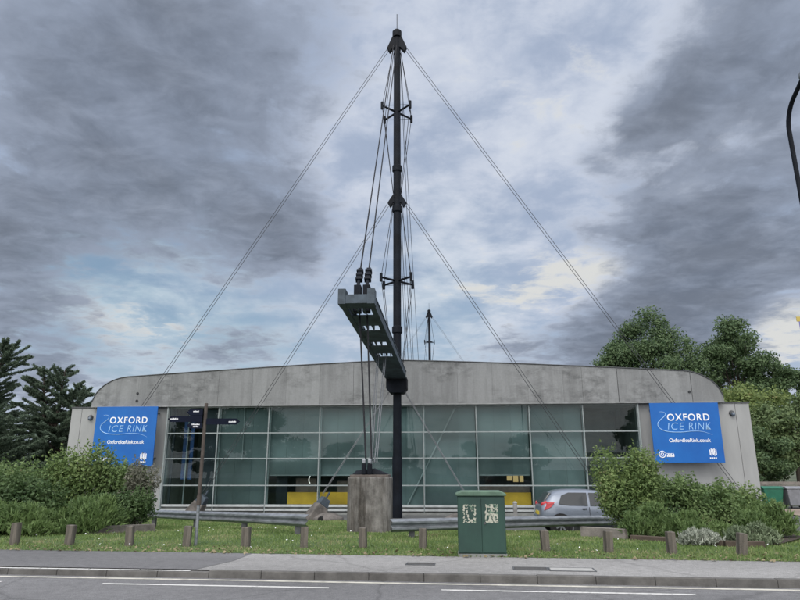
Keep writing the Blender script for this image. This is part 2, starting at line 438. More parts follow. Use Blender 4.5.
cover('inspection_cover', 1.98, 2.52, 11.48, 11.74, M['iron'], 'dark iron cover beside the pale slab near the kerb', 1)
cover('concrete_cover', 2.58, 3.30, 11.36, 11.66, mat('pale_slab', (0.34, 0.34, 0.33), .8, .15, 6), 'pale concrete cover slab near the kerb', 1)

# ------------------------------------------------------------------ turf blades, daisies, fallen leaves
def scatter_turf(n, x0, x1):
    x = RNG.uniform(x0, x1, n); dm = np.interp(x, [-60, -13, -11, -1.8, 0.2, 60], [19, 19, 17.4, 17.4, 9.6, 9.6])
    t = RNG.uniform(0, 1, n) ** 1.25; d = t * dm - .03
    vy = 13.25 - .118 * x
    y = vy + d; z = np.interp(d, _HX, _HZ)
    return x, y, z, d
n = 150000
x, y, z, d = scatter_turf(n, -14, 14)
clump = np.sin(x * 2.1 + np.sin(y * 1.7) * 2) * np.sin(y * 2.9 + np.sin(x * 1.3) * 2)
h = RNG.uniform(.022, .062, n) * (1 + .35 * clump) * np.where(d < .3, .8, 1) * np.where(d > 6, 1.25, 1)
a = RNG.uniform(0, 2 * PI, n); w = RNG.uniform(.006, .013, n) * (1 + d / 12)
lx = RNG.normal(0, .4, n) * h; ly = RNG.normal(0, .4, n) * h
V = np.stack([np.stack([x - np.cos(a) * w, y - np.sin(a) * w, z - .005], 1), np.stack([x + np.cos(a) * w, y + np.sin(a) * w, z - .005], 1),
              np.stack([x + lx, y + ly, z + h], 1)], 1).reshape(-1, 3)
F = np.arange(3 * n).reshape(-1, 3)
o = np_mesh('grass', V, F, leaf_mat('grass_blade', (0.080, 0.142, 0.038), (0.195, 0.275, 0.090), (0.34, 0.31, 0.18), 0.3, .55, .62, .92, .8))
tag(o, 'short green grass with pale dry patches on the verge', 'grass', kind='stuff')
def specks(name, n, x0, x1, dmin, dmax, r0, r1, m, lift, powr=1.0):
    x = RNG.uniform(x0, x1, n); d = dmin + (dmax - dmin) * RNG.uniform(0, 1, n) ** powr
    y = 13.25 - .118 * x + d; z = np.interp(d, _HX, _HZ) + lift
    r = RNG.uniform(r0, r1, n); Vs = []
    th = RNG.uniform(0, 2 * PI, n); tx = RNG.normal(0, .4, n); ty = RNG.normal(0, .4, n)
    for k in range(5):
        ca = np.cos(th + k * 2 * PI / 5) * r * (1.4 if k % 2 else .8); sa = np.sin(th + k * 2 * PI / 5) * r
        Vs.append(np.stack([x + ca, y + sa, z + ca * tx + sa * ty], 1))
    V = np.stack(Vs, 1).reshape(-1, 3); F = np.arange(5 * n).reshape(-1, 5)
    return np_mesh(name, V, F, m)
tag(specks('daisies', 170, -11, 11, .4, 7, .012, .024, M['white'], .07, 1.3), 'scattered small white daisies in the grass', 'flowers', kind='stuff')
tag(specks('fallen_leaves', 1000, -13, 13, -.15, 1.1, .015, .035, leaf_mat('dry_leaf', (.10, .075, .04), (.26, .22, .13), None, .1), .025, 1.8),
    'dry brown leaves and clippings along the front edge of the verge', 'leaves', kind='stuff')

# ------------------------------------------------------------------ the hall
hall = thing('ice_rink_building', 'long grey ice rink hall with curved weathered fascia over a dark glazed front', 'building', W(0, 0), -YAW)
C0 = -0.2
ZB, ZT = 5.2, 7.78
def ztop(s):
    q = abs(s - C0)
    if q < 16.3: return ZT - .80 * (q / 16.3) ** 1.25
    q = min(q, 18.69)
    return ZB + 1.78 * math.sqrt(max(0, 1 - ((q - 16.3) / 2.4) ** 2))
# fascia panels
mb = MB(); edges = [-18.9 + .02]
seams = [-16.05, -14.0, -11.05, -8.98, -6.9, -4.86, -2.83, -.75, 1.3, 3.35, 5.4, 7.45, 9.5, 10.6, 12.62, 14.7, 16.75]
cuts = [-18.88] + seams + [18.48]
wide = {12.62: .03, 16.75: .028, -2.83: .014, -4.86: .012, 10.6: .012, -11.05: .012, -8.98: .010}
for i in range(len(cuts) - 1):
    s0, s1 = cuts[i] + wide.get(cuts[i], .006) / 2, cuts[i + 1] - wide.get(cuts[i + 1], .006) / 2
    ss = np.linspace(s0, s1, 14 if abs(s0 - C0) > 14 else 5)
    poly = [(s0, ZB), (s1, ZB)] + [(s, ztop(s)) for s in ss[::-1]]
    mb.prism(poly, 'y', 3.0, 3.16)
mb.build('fascia', M['fascia'], hall)
mb = MB(); ss = np.concatenate([np.linspace(-18.87, -16, 16), np.linspace(-15.8, 15.6, 30), np.linspace(15.8, 18.47, 16)])
mb.prism([(s, ztop(s) - .03) for s in ss] + [(18.4, ZB + .02), (-18.8, ZB + .02)], 'y', 3.17, 3.2)
mb.build('backing', M['joint'], hall)
# edge flashing and gutter lip
mb = MB(); mb.tube([(s, 2.985, ztop(s) + .015) for s in ss], .032, 6); mb.build('roof_edge', M['flashing'], hall)
mb = MB(); mb.box(-18.9, 18.5, 2.955, 3.3, ZB - .075, ZB - .004); mb.build('gutter', M['soffit'], hall, bevel=.01)
# roof barrel, 72 m long
mb = MB(); m_ = len(ss)
for a_ in (3.21, 75.0):
    mb.v += [(s, a_, ztop(s) - .04) for s in ss]
for i in range(m_ - 1): mb.f.append((i, i + 1, m_ + i + 1, m_ + i))
mb.f.append(tuple(range(m_, 2 * m_)))
rf = mb.build('roof', M['roofing'], hall)
# spine beam lying along the roof
mb = MB(); mb.box(-.75, .35, 4.5, 74, ztop(0) - .1, ztop(0) + .0); mb.build('spine_beam', M['steel_worn'], hall)
# small round bolts on the fascia
for s_, z_ in ((-16.05, 5.95), (-16.05, 5.5), (16.6, 5.75)):
    mb = MB(); mb.tube([(s_, 2.96, z_), (s_, 3.0, z_)], .075, 10)
    mb.build('fixing', M['joint'], hall, smooth=True)
# wing walls left and right of the glass
WA = 3.4
def wing(s0, s1, cutsx):
    mb = MB(); cc = [s0] + cutsx + [s1]
    for i in range(len(cc) - 1):
        mb.box(cc[i] + (.012 if i else 0), cc[i + 1] - .012, WA, WA + .12, -1.15, 5.115)
    mb.build('wall', M['cladding'], hall)
    mb = MB(); mb.box(s0 + .03, s1 - .03, WA + .121, WA + .2, -1.15, 5.1); mb.build('wall_backing', M['joint'], hall)
wing(-20.3, -14.14, [-19.66]); wing(13.70, 20.0, [19.20])
for b in ((-20.33, -18.91, WA - .05, 75, 5.118, 5.20), (18.51, 20.03, WA - .05, 75, 5.118, 5.20)):
    mb = MB(); mb.box(*b); mb.build('wall_coping', M['flashing'], hall)
for b in ((-20.3, -20.15, WA + .21, 75, -1.15, 5.11), (19.85, 20.0, WA + .21, 75, -1.15, 5.11), (-20.1, 19.8, 74.8, 75, -1.15, 6.5)):
    mb = MB(); mb.box(*b); mb.build('side_wall', M['cladding'], hall)
# jambs between wall and glass
def each(name, m, boxes):
    for b in boxes:
        mb = MB(); mb.box(*b); mb.build(name, m, hall)
each('jamb', M['frame'], [(-14.135, -14.06, 3.08, 3.6, -1.1, 5.12), (13.62, 13.695, 3.08, 3.6, -1.1, 5.12)])
# wall lights (round bulkheads)
for s_, z_ in ((-19.05, 4.55), (18.98, 4.55)):
    mb = MB(); mb.tube([(s_, WA - .02, z_), (s_, WA - .12, z_)], [.17, .12], 14)
    l_ = mb.build('wall_light', M['galv_dark'], hall, smooth=True)
    mb = MB(); mb.tube([(s_ + .02, WA - .10, z_ - .05), (s_ + .02, WA - .2, z_ - .13)], [.12, .07], 12); mb.build('lens', mat('bulkhead_glass', (.10, .13, .17), .35, .1), l_, smooth=True)
# glazing: nine bays of four panes
zr = [5.115, 3.57, 2.10, .58, -.52]
edges = list(np.linspace(-14.06, 13.62, 10))
GA = 3.22
for i in range(9):
    s0, s1 = edges[i], edges[i + 1]
    mb = MB(); w_ = .027
    mb.box(s0 + .002, s0 + w_, GA - .04, GA + .10, -.90, zr[0]); mb.box(s1 - w_, s1 - .002, GA - .04, GA + .10, -.90, zr[0])
    for z_ in zr[1:4]: mb.box(s0 + w_ + .001, s1 - w_ - .001, GA - .038, GA + .09, z_ - .03, z_ + .03)
    mb.box(s0 + w_ + .001, s1 - w_ - .001, GA - .038, GA + .09, zr[0] - .05, zr[0] - .002)
    wd = mb.build('window', M['frame'], hall)
    mb = MB(); zz = [-.52] + zr[1:4][::-1] + [zr[0]]
    for j in range(4):
        tx = RNG.uniform(-.012, .012); tz = RNG.uniform(-.010, .010)
        za, zb = zz[j] + .03, zz[j + 1] - .03
        mb.add([(s0 + w_, GA + .02 - tx - tz, za), (s1 - w_, GA + .02 + tx - tz, za), (s1 - w_, GA + .02 + tx + tz, zb), (s0 + w_, GA + .02 - tx + tz, zb)], [(0, 1, 2, 3)])
    mb.build('pane', M['pane'], wd)
    mb = MB(); mb.box(s0 + w_ + .001, s1 - w_ - .001, GA - .06, GA + .09, -.60, -.48); mb.box(s0 + w_ + .001, s1 - w_ - .001, GA - .10, GA + .09, -.82, -.72)
    mb.build('sill', M['sill'], wd)
mb = MB(); mb.box(-14.06, 13.62, GA + .1, GA + .2, -1.1, -.525); mb.box(-14.06, 13.62, GA - .12, GA + .1, -1.1, -.905); mb.build('plinth', M['plinth'], hall)
# blinds behind the glass (not in the first and last bay); raised in three bays
for i in range(1, 8):
    mb = MB(); s0, s1 = edges[i], edges[i + 1]
    zb = 1.18 if i in (2, 3, 6) else -.5
    q = 3 
    for k in range(q):
        a0 = s0 + .05 + (s1 - s0 - .1) * k / q; a1 = s0 + .05 + (s1 - s0 - .1) * (k + 1) / q - .008
        mb.box(a0, a1, GA + .42, GA + .44, zb, 5.1)
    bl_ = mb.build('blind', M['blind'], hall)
    if i in (2, 3, 6):
        mb = MB(); mb.box(s0 + .05, s1 - .05, GA + .39, GA + .45, 1.11, 1.175); mb.build('blind_rail', M['frame'], bl_)
# slim inner columns
for x_, z0, r_ in [(edges[i] + .03, -.6, .055) for i in range(1, 9)] + [(-9.5, 2.0, .035), (-12.9, -.6, .04)]:
    mb = MB(); mb.tube([(x_, GA + .30, z0), (x_, GA + .30, 5.1)], r_, 8); mb.build('column', M['frame'], hall, smooth=True)
# sloping brace behind the panes
mb = MB(); mb.tube([(3.2, GA + .34, 5.0), (.35, GA + .34, -.5)], .05, 8); mb.build('brace', M['frame'], hall, smooth=True)
# rooms behind the raised blinds and behind the clear bays
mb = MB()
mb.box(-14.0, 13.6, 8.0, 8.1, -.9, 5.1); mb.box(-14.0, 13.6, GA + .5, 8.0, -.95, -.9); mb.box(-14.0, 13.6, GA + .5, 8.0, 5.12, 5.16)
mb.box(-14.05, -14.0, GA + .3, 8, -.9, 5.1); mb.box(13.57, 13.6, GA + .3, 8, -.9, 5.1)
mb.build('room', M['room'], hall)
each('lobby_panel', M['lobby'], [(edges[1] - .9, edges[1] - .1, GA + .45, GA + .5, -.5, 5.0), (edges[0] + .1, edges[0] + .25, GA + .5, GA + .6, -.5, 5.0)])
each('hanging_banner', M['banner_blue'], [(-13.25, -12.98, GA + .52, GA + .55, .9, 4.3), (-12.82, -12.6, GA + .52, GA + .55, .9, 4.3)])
# yellow counters, shelves, lights
each('counter', M['yellow'], [(-6.75, -3.0, GA + .62, GA + .9, -.5, .17), (5.5, edges[7] - .05, GA + .62, GA + .9, -.5, .17)])
each('shelf', M['counter'], [(-6.4, -5.2, GA + 1.2, GA + 1.4, -.5, .95), (edges[6] + .1, edges[7] - .1, GA + .75, GA + .95, .175, .62), (-3.9, -2.4, GA + 1.2, GA + 1.4, -.5, .8)])
each('cupboard', M['lobby'], [(-7.6, -6.9, GA + 1.2, GA + 1.3, -.5, 1.2), (edges[6] + .15, edges[6] + .45, GA + 1.1, GA + 1.2, -.5, 1.2)])
each('lit_panel', M['warm'], [(s0, s1, 6.0, 6.05, z0, z1) for s0, s1, z0, z1 in ((6.3, 6.62, .78, 1.06), (6.68, 6.98, .70, 1.08), (7.06, 7.3, .70, 1.08))])
mb = MB(); mb.tube([(-5.42 + .10 * math.cos(t), GA + .7, .88 + .2 * math.sin(t)) for t in np.linspace(PI * .55, PI * 1.45, 8)], .022, 6)
mb.build('curved_lamp', M['white_lamp'], hall)

# ------------------------------------------------------------------ the two blue signs on stand-off posts
def crest(mb):
    for k, (hgt, w) in enumerate(((.34, .05), (.40, .04), (.34, .06), (.42, .04), (.36, .05))):
        x0 = -.17 + k * .08; mb.box(x0, x0 + w, -.008, .003, 0 if k % 2 else .05, hgt)
    for k in range(4): mb.box(-.19 + k * .1, -.12 + k * .1, -.008, .003, -.14, -.08)
    mb.tube([(.02 + .10 * math.cos(t), -.003, .24 + .12 * math.sin(t)) for t in np.linspace(0, 2 * PI, 13)], .012, 4)
def sign_board(cx, ztp, w, h, label, roundel):
    t = thing('sign_board', label, 'sign', W(cx, 2.47, ztp), -YAW, 'blue ice rink signs on the hall front')
    mb = MB(); mb.box(-w / 2, w / 2, 0, .07, -h, 0); mb.build('panel', M['board'], t, bevel=.008)
    for s_ in (-.42, .42):
        for z_ in (-.35, -h + .45):
            mb = MB(); mb.box(w * s_ - .05, w * s_ + .05, .072, WA - 2.47 - .003, z_ - .05, z_ + .05); mb.build('bracket', M['galv_dark'], t)
    def letters(name, body, width, hgt, x, z, m, **kw):
        me = text_mesh(body, 1.0, **kw)
        n_ = len(me.vertices); co = np.empty(n_ * 3); me.vertices.foreach_get('co', co); co = co.reshape(-1, 3)
        k = width / (co[:, 0].max() - co[:, 0].min()); x0 = co[:, 0].min(); kz = hgt / (co[:, 1].max() - max(co[:, 1].min(), 0))
        V = np.stack([(co[:, 0] - x0) * k + x, -.006 - co[:, 2], co[:, 1] * kz + z], 1)
        me.vertices.foreach_set('co', V.ravel()); me.update()
        return link(name, me, m, t)
    u = w / 3.75
    letters('lettering', 'OXFORD', 2.30 * u, .375, -.98 * u, -.98, M['white'], offset=.012, spacing=1.16)
    letters('lettering', 'ICE', .90 * u, .375, -1.0 * u, -1.48, M['sky_blue'], offset=-.014, shear=.16, spacing=1.14)
    letters('lettering', 'RINK', 1.20 * u, .375, .14 * u, -1.48, M['sky_blue'], offset=-.014, shear=.16, spacing=1.14)
    letters('lettering', 'OxfordIceRink.co.uk', 2.24 * u, .20, -1.0 * u, -2.16, M['white'], offset=.012)
    # swoosh
    pts = [(-1.40, -.50), (-1.2, -.50), (-1.06, -.58), (-1.12, -.74), (-1.36, -.94), (-1.52, -1.14), (-1.48, -1.36), (-1.25, -1.52), (-.9, -1.60),
           (-.3, -1.62), (.3, -1.57), (.75, -1.58), (1.1, -1.66), (1.38, -1.78)]
    P_ = [Vector((a_ * u, -.006, b_)) for a_, b_ in pts]; path = []
    for i in range(len(P_) - 1):
        p0, p1, p2, p3 = P_[max(i - 1, 0)], P_[i], P_[i + 1], P_[min(i + 2, len(P_) - 1)]
        for k in range(5):
            q = k / 5; path.append(.5 * ((2 * p1) + (p2 - p0) * q + (2 * p0 - 5 * p1 + 4 * p2 - p3) * q * q + (3 * p1 - p0 - 3 * p2 + p3) * q ** 3))
    path.append(P_[-1]); n_ = len(path)
    mb = MB(); mb.tube(path, [.006 + .016 * math.sin(PI * min(1, (i + 2) / n_)) for i in range(n_)], 5); mb.build('swoosh', M['sky_blue'], t)
    mb = MB(); crest(mb); c_ = mb.build('emblem', M['white'], t); c_.location = (1.27 * u, -.002, -h + .36)
    if roundel:
        mb = MB(); mb.tube([(.17 * math.cos(q), -.003, .17 * math.sin(q)) for q in np.linspace(.5, 2 * PI + .2, 16)], .026, 5)
        mb.tube([(.075 * math.cos(q), -.003, .075 * math.sin(q)) for q in np.linspace(0, 2 * PI, 12)], .022, 5)
        for k in range(6): mb.box(.24 + k * .068, .295 + k * .068, -.008, .003, -.14, -.02 + .04 * (k % 2))
        for k in range(5): mb.box(.24 + k * .08, .29 + k * .08, -.008, .003, .02, .06)
        c_ = mb.build('roundel', M['white'], t); c_.location = (-1.45 * u, -.002, -h + .45)
    return t
sign_board(-16.33, 5.115, 3.74, 3.45, 'blue OXFORD ICE RINK sign with its lower edge behind the tall hedge of shrubs', True)
sign_board(16.0, 5.08, 3.76, 3.27, 'blue OXFORD ICE RINK sign beside the pale wall strip with the round lamp', True)

# ------------------------------------------------------------------ masts, boom and rigging
def lug(mb, z0, z1, top, wid):
    """flared gusset spreading downwards left and right of the pole"""
    mb.prism([(-top, z1), (-wid, z0 + .30), (-wid + .16, z0), (-.22, z0 + .30), (.22, z0 + .30), (wid - .16, z0), (wid, z0 + .30), (top, z1)], 'y', -.15, .15)
def mast(name, label, loc, boom):
    t = thing(name, label, 'mast', loc, -YAW, 'steel masts of the hall')
    z0 = -1.05
    mb = MB(); mb.tube([(0, 0, z0), (0, 0, 5.2), (0, 0, 17), (0, 0, 28.1)], [.235, .225, .225, .20], 20); mb.build('pole', M['steel'], t, smooth=True)
    mb = MB(); mb.tube([(0, 0, z0), (0, 0, z0 + .06)], .5, 18); mb.tube([(0, 0, z0 + .06), (0, 0, z0 + 3.2)], .262, 18); mb.build('base', M['steel'], t, smooth=True)
    for z_ in (18.85, 16.25, 9.0):
        mb = MB(); mb.tube([(0, 0, z_ - .22), (0, 0, z_ - .16), (0, 0, z_ + .16), (0, 0, z_ + .22)], [.23, .29, .29, .23], 18)
        mb.build('collar', M['steel'], t, smooth=True)
    mb = MB(); mb.tube([(0, 0, 28.0), (0, 0, 28.42), (0, 0, 28.52)], [.29, .29, .2], 18); mb.build('cap', M['steel'], t, smooth=True)
    mb = MB(); mb.tube([(0, 0, 28.5), (0, 0, 29.75)], .022, 6); mb.build('lightning_rod', M['cable'], t)
    mb = MB(); lug(mb, 26.9, 28.05, .27, .62); mb.build('lug', M['steel'], t, bevel=.02)
    mb = MB(); lug(mb, 16.35, 17.15, .24, .55); mb.build('lug', M['steel'], t, bevel=.02)
    for z_ in (22.65, 11.85):
        mb = MB(); E_ = [(sx * .84, sy * .82) for sx, sy in ((-1, -1), (1, -1), (1, 1), (-1, 1))]
        for ex, ey in E_:
            mb.tube([(0, 0, z_), (ex, ey, z_)], [.075, .055], 8)
            mb.tube([(ex, ey, z_ - .24), (ex, ey, z_ + .24)], .085, 10)
        for i in range(4): mb.tube([(*E_[i], z_), (*E_[(i + 1) % 4], z_)], .016, 5)
        mb.build('spreader', M['steel'], t, smooth=True)
    # rods that stiffen the mast over the spreaders
    mb = MB()
    for sx in (-1, 1):
        for sy in (-1, 1):
            mb.tube([(sx * .22, sy * .15, 27.0), (sx * .84, sy * .82, 22.65), (sx * .22, sy * .12, 17.2)], .018, 5)
            mb.tube([(sx * .22, sy * .12, 16.6), (sx * .84, sy * .82, 11.85), (sx * .25, sy * .2, 6.6)], .018, 5)
    mb.build('bracing_rod', M['cable'], t)
    # side stays in pairs, down to the anchors
    def pair(name, p, q, gap, r, m, clip=0):
        mb = MB(); p = Vector(p); q = Vector(q)
        n_ = Vector((0, 0, 1)) if abs((q - p).normalized().z) < .85 else Vector((1, 0, 0))
        for g in (-1, 1): mb.tube([p + n_ * gap / 2 * g, q + n_ * gap / 2 * g], r, 6)
        if clip:
            L_ = (q - p).length; d_ = (q - p).normalized()
            for k in range(1, int(L_ / clip)):
                c_ = p + d_ * clip * k; mb.bar(c_ - d_ * .15, c_ + d_ * .15, gap + .024, .05, up=(0, 1, 0))
        mb.build(name, m, t)
    for sg in (-1, 1):
        pair('stay_cable', (sg * .56, 0, 27.15), (sg * 18.95, 3.22, .0), .29, .0155, M['stay'])
        pair('stay_cable', (sg * .50, 0, 16.6), (sg * 10.98, 1.5, .15), .29, .0155, M['stay'])
    # stays to the spine of the roof
    for a_, zt, dx in ((10.5, 16.4, .30), (19, 26.6, .34), (34, 26.9, .38)):
        aa = a_ if boom else -a_
        for sg in (-1, 1):
            pair('roof_stay', (sg * .2, .1 if boom else -.1, zt), (C0 + sg * dx, aa, 7.72), .10, .016, M['cable'])
    if not boom: return t
    # ---- boom reaching out over the grass
    TA, RA = -14.85, -.62
    def bc(a_):                # centre line and underside of the boom at distance a_
        q = (a_ - RA) / (TA - RA); return (-.02 - .23 * q, 6.20 + (6.70 - 6.20) * q)
    for sg in (-1, 1):
        mb = MB(); (c0, b0), (c1, b1) = bc(RA), bc(TA); H_ = .36; o_ = .47
        def q4(c, a_, b, x0, x1, h0, h1): return [(c + x0, a_, b + h0), (c + x1, a_, b + h0), (c + x1, a_, b + h1), (c + x0, a_, b + h1)]
        mb.hull8(q4(c0, RA, b0, sg * (o_ + .045) - .02, sg * (o_ + .045) + .02, .041, H_), q4(c1, TA, b1, sg * (o_ + .045) - .02, sg * (o_ + .045) + .02, .041, H_))
        mb.hull8(q4(c0, RA, b0, sg * o_ - .09, sg * o_ + .09, 0, .04), q4(c1, TA, b1, sg * o_ - .09, sg * o_ + .09, 0, .04))
        mb.hull8(q4(c0, RA, b0, sg * o_ - .09, sg * o_ + .09, H_ + .001, H_ + .04), q4(c1, TA, b1, sg * o_ - .09, sg * o_ + .09, H_ + .001, H_ + .04))
        # upstand at the tip
        mb.box(c1 + sg * o_ - .12, c1 + sg * o_ + .12, TA - .04, TA + .45, b1 - .0, b1 + .50)
        mb.build('boom_beam', M['steel_worn'], t)
    def plate(a0, a1, x0=-.379, x1=.379, dz=.02, th=.03):
        mb = MB(); (c0, b0), (c1, b1) = bc(a0), bc(a1)
        mb.hull8([(c0 + x0, a0, b0 + dz), (c0 + x1, a0, b0 + dz), (c0 + x1, a0, b0 + dz + th), (c0 + x0, a0, b0 + dz + th)],
                 [(c1 + x0, a1, b1 + dz), (c1 + x1, a1, b1 + dz), (c1 + x1, a1, b1 + dz + th), (c1 + x0, a1, b1 + dz + th)])
        return mb
    # cross plates leave slots that show the sky
    for a0, a1 in ((-14.86, -14.25), (-13.35, -11.95), (-11.2, -9.3), (-8.6, -7.1), (-6.35, -.66)):
        plate(a0, a1).build('boom_plate', M['steel_worn'], t)
    for a_ in (-13.83, -11.62, -8.98, -6.8):
        c_, b_ = bc(a_)
        for k, x_ in enumerate((-.30, -.10, .12)):
            mb = MB(); mb.box(c_ + x_ - .03, c_ + x_ + .03, a_ - .48, a_ + .48, b_ + .055, b_ + .20); mb.build('boom_bar', M['steel_worn'], t)
    c_, b_ = bc(TA); mb = MB(); mb.box(c_ - .35, c_ + .35, TA - .02, TA + .04, b_ + .02, b_ + .31)
    mb.build('boom_end_plate', M['steel_worn'], t)
    # head of the boom at the mast
    mb = MB(); mb.prism([(-.36, 5.46), (.36, 5.46), (.56, 5.70), (.56, 6.28), (-.56, 6.28), (-.56, 5.70)], 'y', -.62, .45); mb.build('boom_bracket', M['steel'], t, bevel=.02)
    # main front stays: twin rods with clamps, ending in turnbuckles
    for sg in (-1, 1):
        p = Vector((-.10 + sg * .10, -.30, 27.2)); q = Vector((-.22 + sg * .15, -13.1, 8.35))
        pair('main_stay', p, q, .085, .023, M['cable'])
        d_ = (q - p).normalized()
        mb = MB(); mb.bar(q - d_ * .1, q + d_ * .55, .15, .13, (0, 1, 0))
        for k in (0, .22, .44): mb.bar(q + d_ * k, q + d_ * (k + .1), .23, .19, (0, 1, 0))
        mb.tube([q + d_ * .5, q + d_ * 1.0], .06, 8); mb.build('turnbuckle', M['steel'], t)
        mb = MB(); e_ = q + d_ * .95; mb.box(e_.x - .12, e_.x + .12, e_.y - .12, e_.y + .25, 6.72, e_.z + .1); mb.build('clevis', M['steel'], t, bevel=.02)
    BX = -.86; BY = 19.15                                      # concrete block, world
    q_ = np.array([BX, BY]) - O; bs, ba = float(q_ @ S), float(q_ @ A)
    for sg in (-1, 1):
        c_, b_ = bc(-13.2)
        mb = MB(); mb.tube([(c_ + sg * .13, -13.2, b_ + .1), (bs - .08 + sg * .085, ba, 1.85)], .027, 8); mb.build('tie_cable', M['cable'], t)
        c_, b_ = bc(-6.8)
        mb = MB()
        for g in (-.035, .035): mb.tube([(c_ - .08 + sg * .16 + g, -6.8, b_ + .1), (bs + .03 + sg * .075 + g, ba + .2, 1.8)], .016, 6)
        mb.build('tie_cable', M['rope'], t)
        # low side ties from the boom head
        pair('side_tie', (sg * .4, -.2, 5.6), (sg * 3.48, -2.45, .35), .09, .015, M['rope'])
    return t
m1 = mast('stayed_mast', 'tall dark steel mast with a ladder-like boom reaching over the grass', W(0, 0), True)
q = np.array([5.19, 108.0])
m2 = mast('stayed_mast', 'distant small dark mast rising behind the middle of the roof', (5.19, 108.0, -.05), False)

# concrete block under the boom tip
BX, BY = -.89, 19.3
t = thing('anchor_block', 'upright stained concrete block holding cables under the boom tip', 'concrete block', (BX, BY, gh(BX, BY)), -.07)
mb = MB(); r_ = .64; n_ = 28
prof = []
for k in range(n_):
    a_ = 2 * PI * k / n_; c, s_ = math.cos(a_), math.sin(a_)
    e_ = 5.0; q = (abs(c) ** e_ + abs(s_) ** e_) ** (-1 / e_); prof.append((c * q * r_, s_ * q * r_))
mb.prism(prof, 'z', -.15, 1.53); mb.build('body', M['block'], t, bevel=.03, smooth=True)
mb = MB(); mb.box(-.55, .58, -.5, .5, 1.535, 1.60); 
mb.build('cap_plate', mat('rusty_plate', (0.10, 0.085, 0.075), .7, .35, 6), t, bevel=.01)
mb = MB(); mb.hull8([(-.53, -.42, 1.603), (.52, -.42, 1.603), (.52, .42, 1.603), (-.53, .42, 1.603)], [(-.42, -.3, 1.85), (.10, -.3, 1.98), (.10, .3, 1.98), (-.42, .3, 1.85)])
o = mb.build('cable_saddle', M['steel'], t, bevel=.02); o.scale = (1, .75, .45); o.location = (0, .15, .885)
for sg in (-1, 1):
    mb = MB(); x_ = -.07 + sg * .085; mb.box(x_ - .062, x_ + .062, -.44, -.2, 1.605, 1.92); mb.build('cable_socket', M['steel'], t, bevel=.02)
    mb = MB(); mb.box(x_ - .05, x_ + .05, -.445, -.2, 1.925, 2.05); mb.build('cable_clamp', M['galv'], t, bevel=.02)

# ------------------------------------------------------------------ leaning anchors of the side stays
def stay_anchor(s, a, top_s, top_a, top_z, label, dome):
    """concrete stub that leans along its cable: s,a foot; cable runs to (top_s, top_a, top_z)"""
    wx, wy, _ = W(s, a); g = gh(wx, wy)
    t = thing('stay_anchor', label, 'anchor', W(s, a, g), -YAW, 'leaning concrete anchors of the side stays')
    d = Vector((top_s - s, top_a - a, top_z - g)).normalized(); p = Vector((0, 0, -.15))
    sd = d.cross(Vector((0, 0, 1))).normalized(); u = sd.cross(d)
    def ring(c, w, h): return [c - sd * w - u * h, c + sd * w - u * h, c + sd * w + u * h, c - sd * w + u * h]
    mb = MB(); mb.hull8(ring(p - d * .2, .42, .46), ring(p + d * .95, .28, .30)); mb.build('stub', M['anchor'], t, bevel=.04)
    mb = MB(); mb.hull8(ring(p + d * .952, .26, .26), ring(p + d * 1.35, .18, .2)); mb.tube([p + d * 1.35, p + d * 1.7], .05, 8); mb.build('shoe', M['steel_worn'], t, bevel=.02)
    if dome:
        sg = 1 if top_s > s else -1
        mb = MB(); mb.tube([(sg * .85, -.1, -.3), (sg * .85, -.1, .12), (sg * .85, -.1, .30), (sg * .85, -.1, .36)], [.85, .72, .4, .1], 18)
        f_ = mb.build('footing', M['anchor'], t, smooth=True)
        mb = MB(); mb.tube([(sg * .62, -.9, .10), (sg * .62, -.55, .13)], .12, 12); mb.build('drain_hole', M['black'], t)
    return t
AN = [(-3.95, -2.78, -.4, -.2, 5.6, 'leaning concrete stay anchor with a rounded footing between barrier and concrete block', True),
      (3.95, -2.78, .4, -.2, 5.6, 'leaning concrete stay anchor hidden behind the green cabinet', True),
      (-11.55, 1.58, -.5, 0, 16.6, 'leaning concrete stay anchor in front of the first glass bay behind the signpost', False),
      (11.55, 1.58, .5, 0, 16.6, 'leaning concrete stay anchor behind the rounded shrub beside the car', False),
      (-19.7, 3.0, -.56, 0, 27.1, 'leaning concrete stay anchor under the sign behind the tall hedge', False),
      (19.7, 3.0, .56, 0, 27.1, 'leaning concrete stay anchor at the corner wall under the round lamp', False)]
for q in AN: stay_anchor(*q)

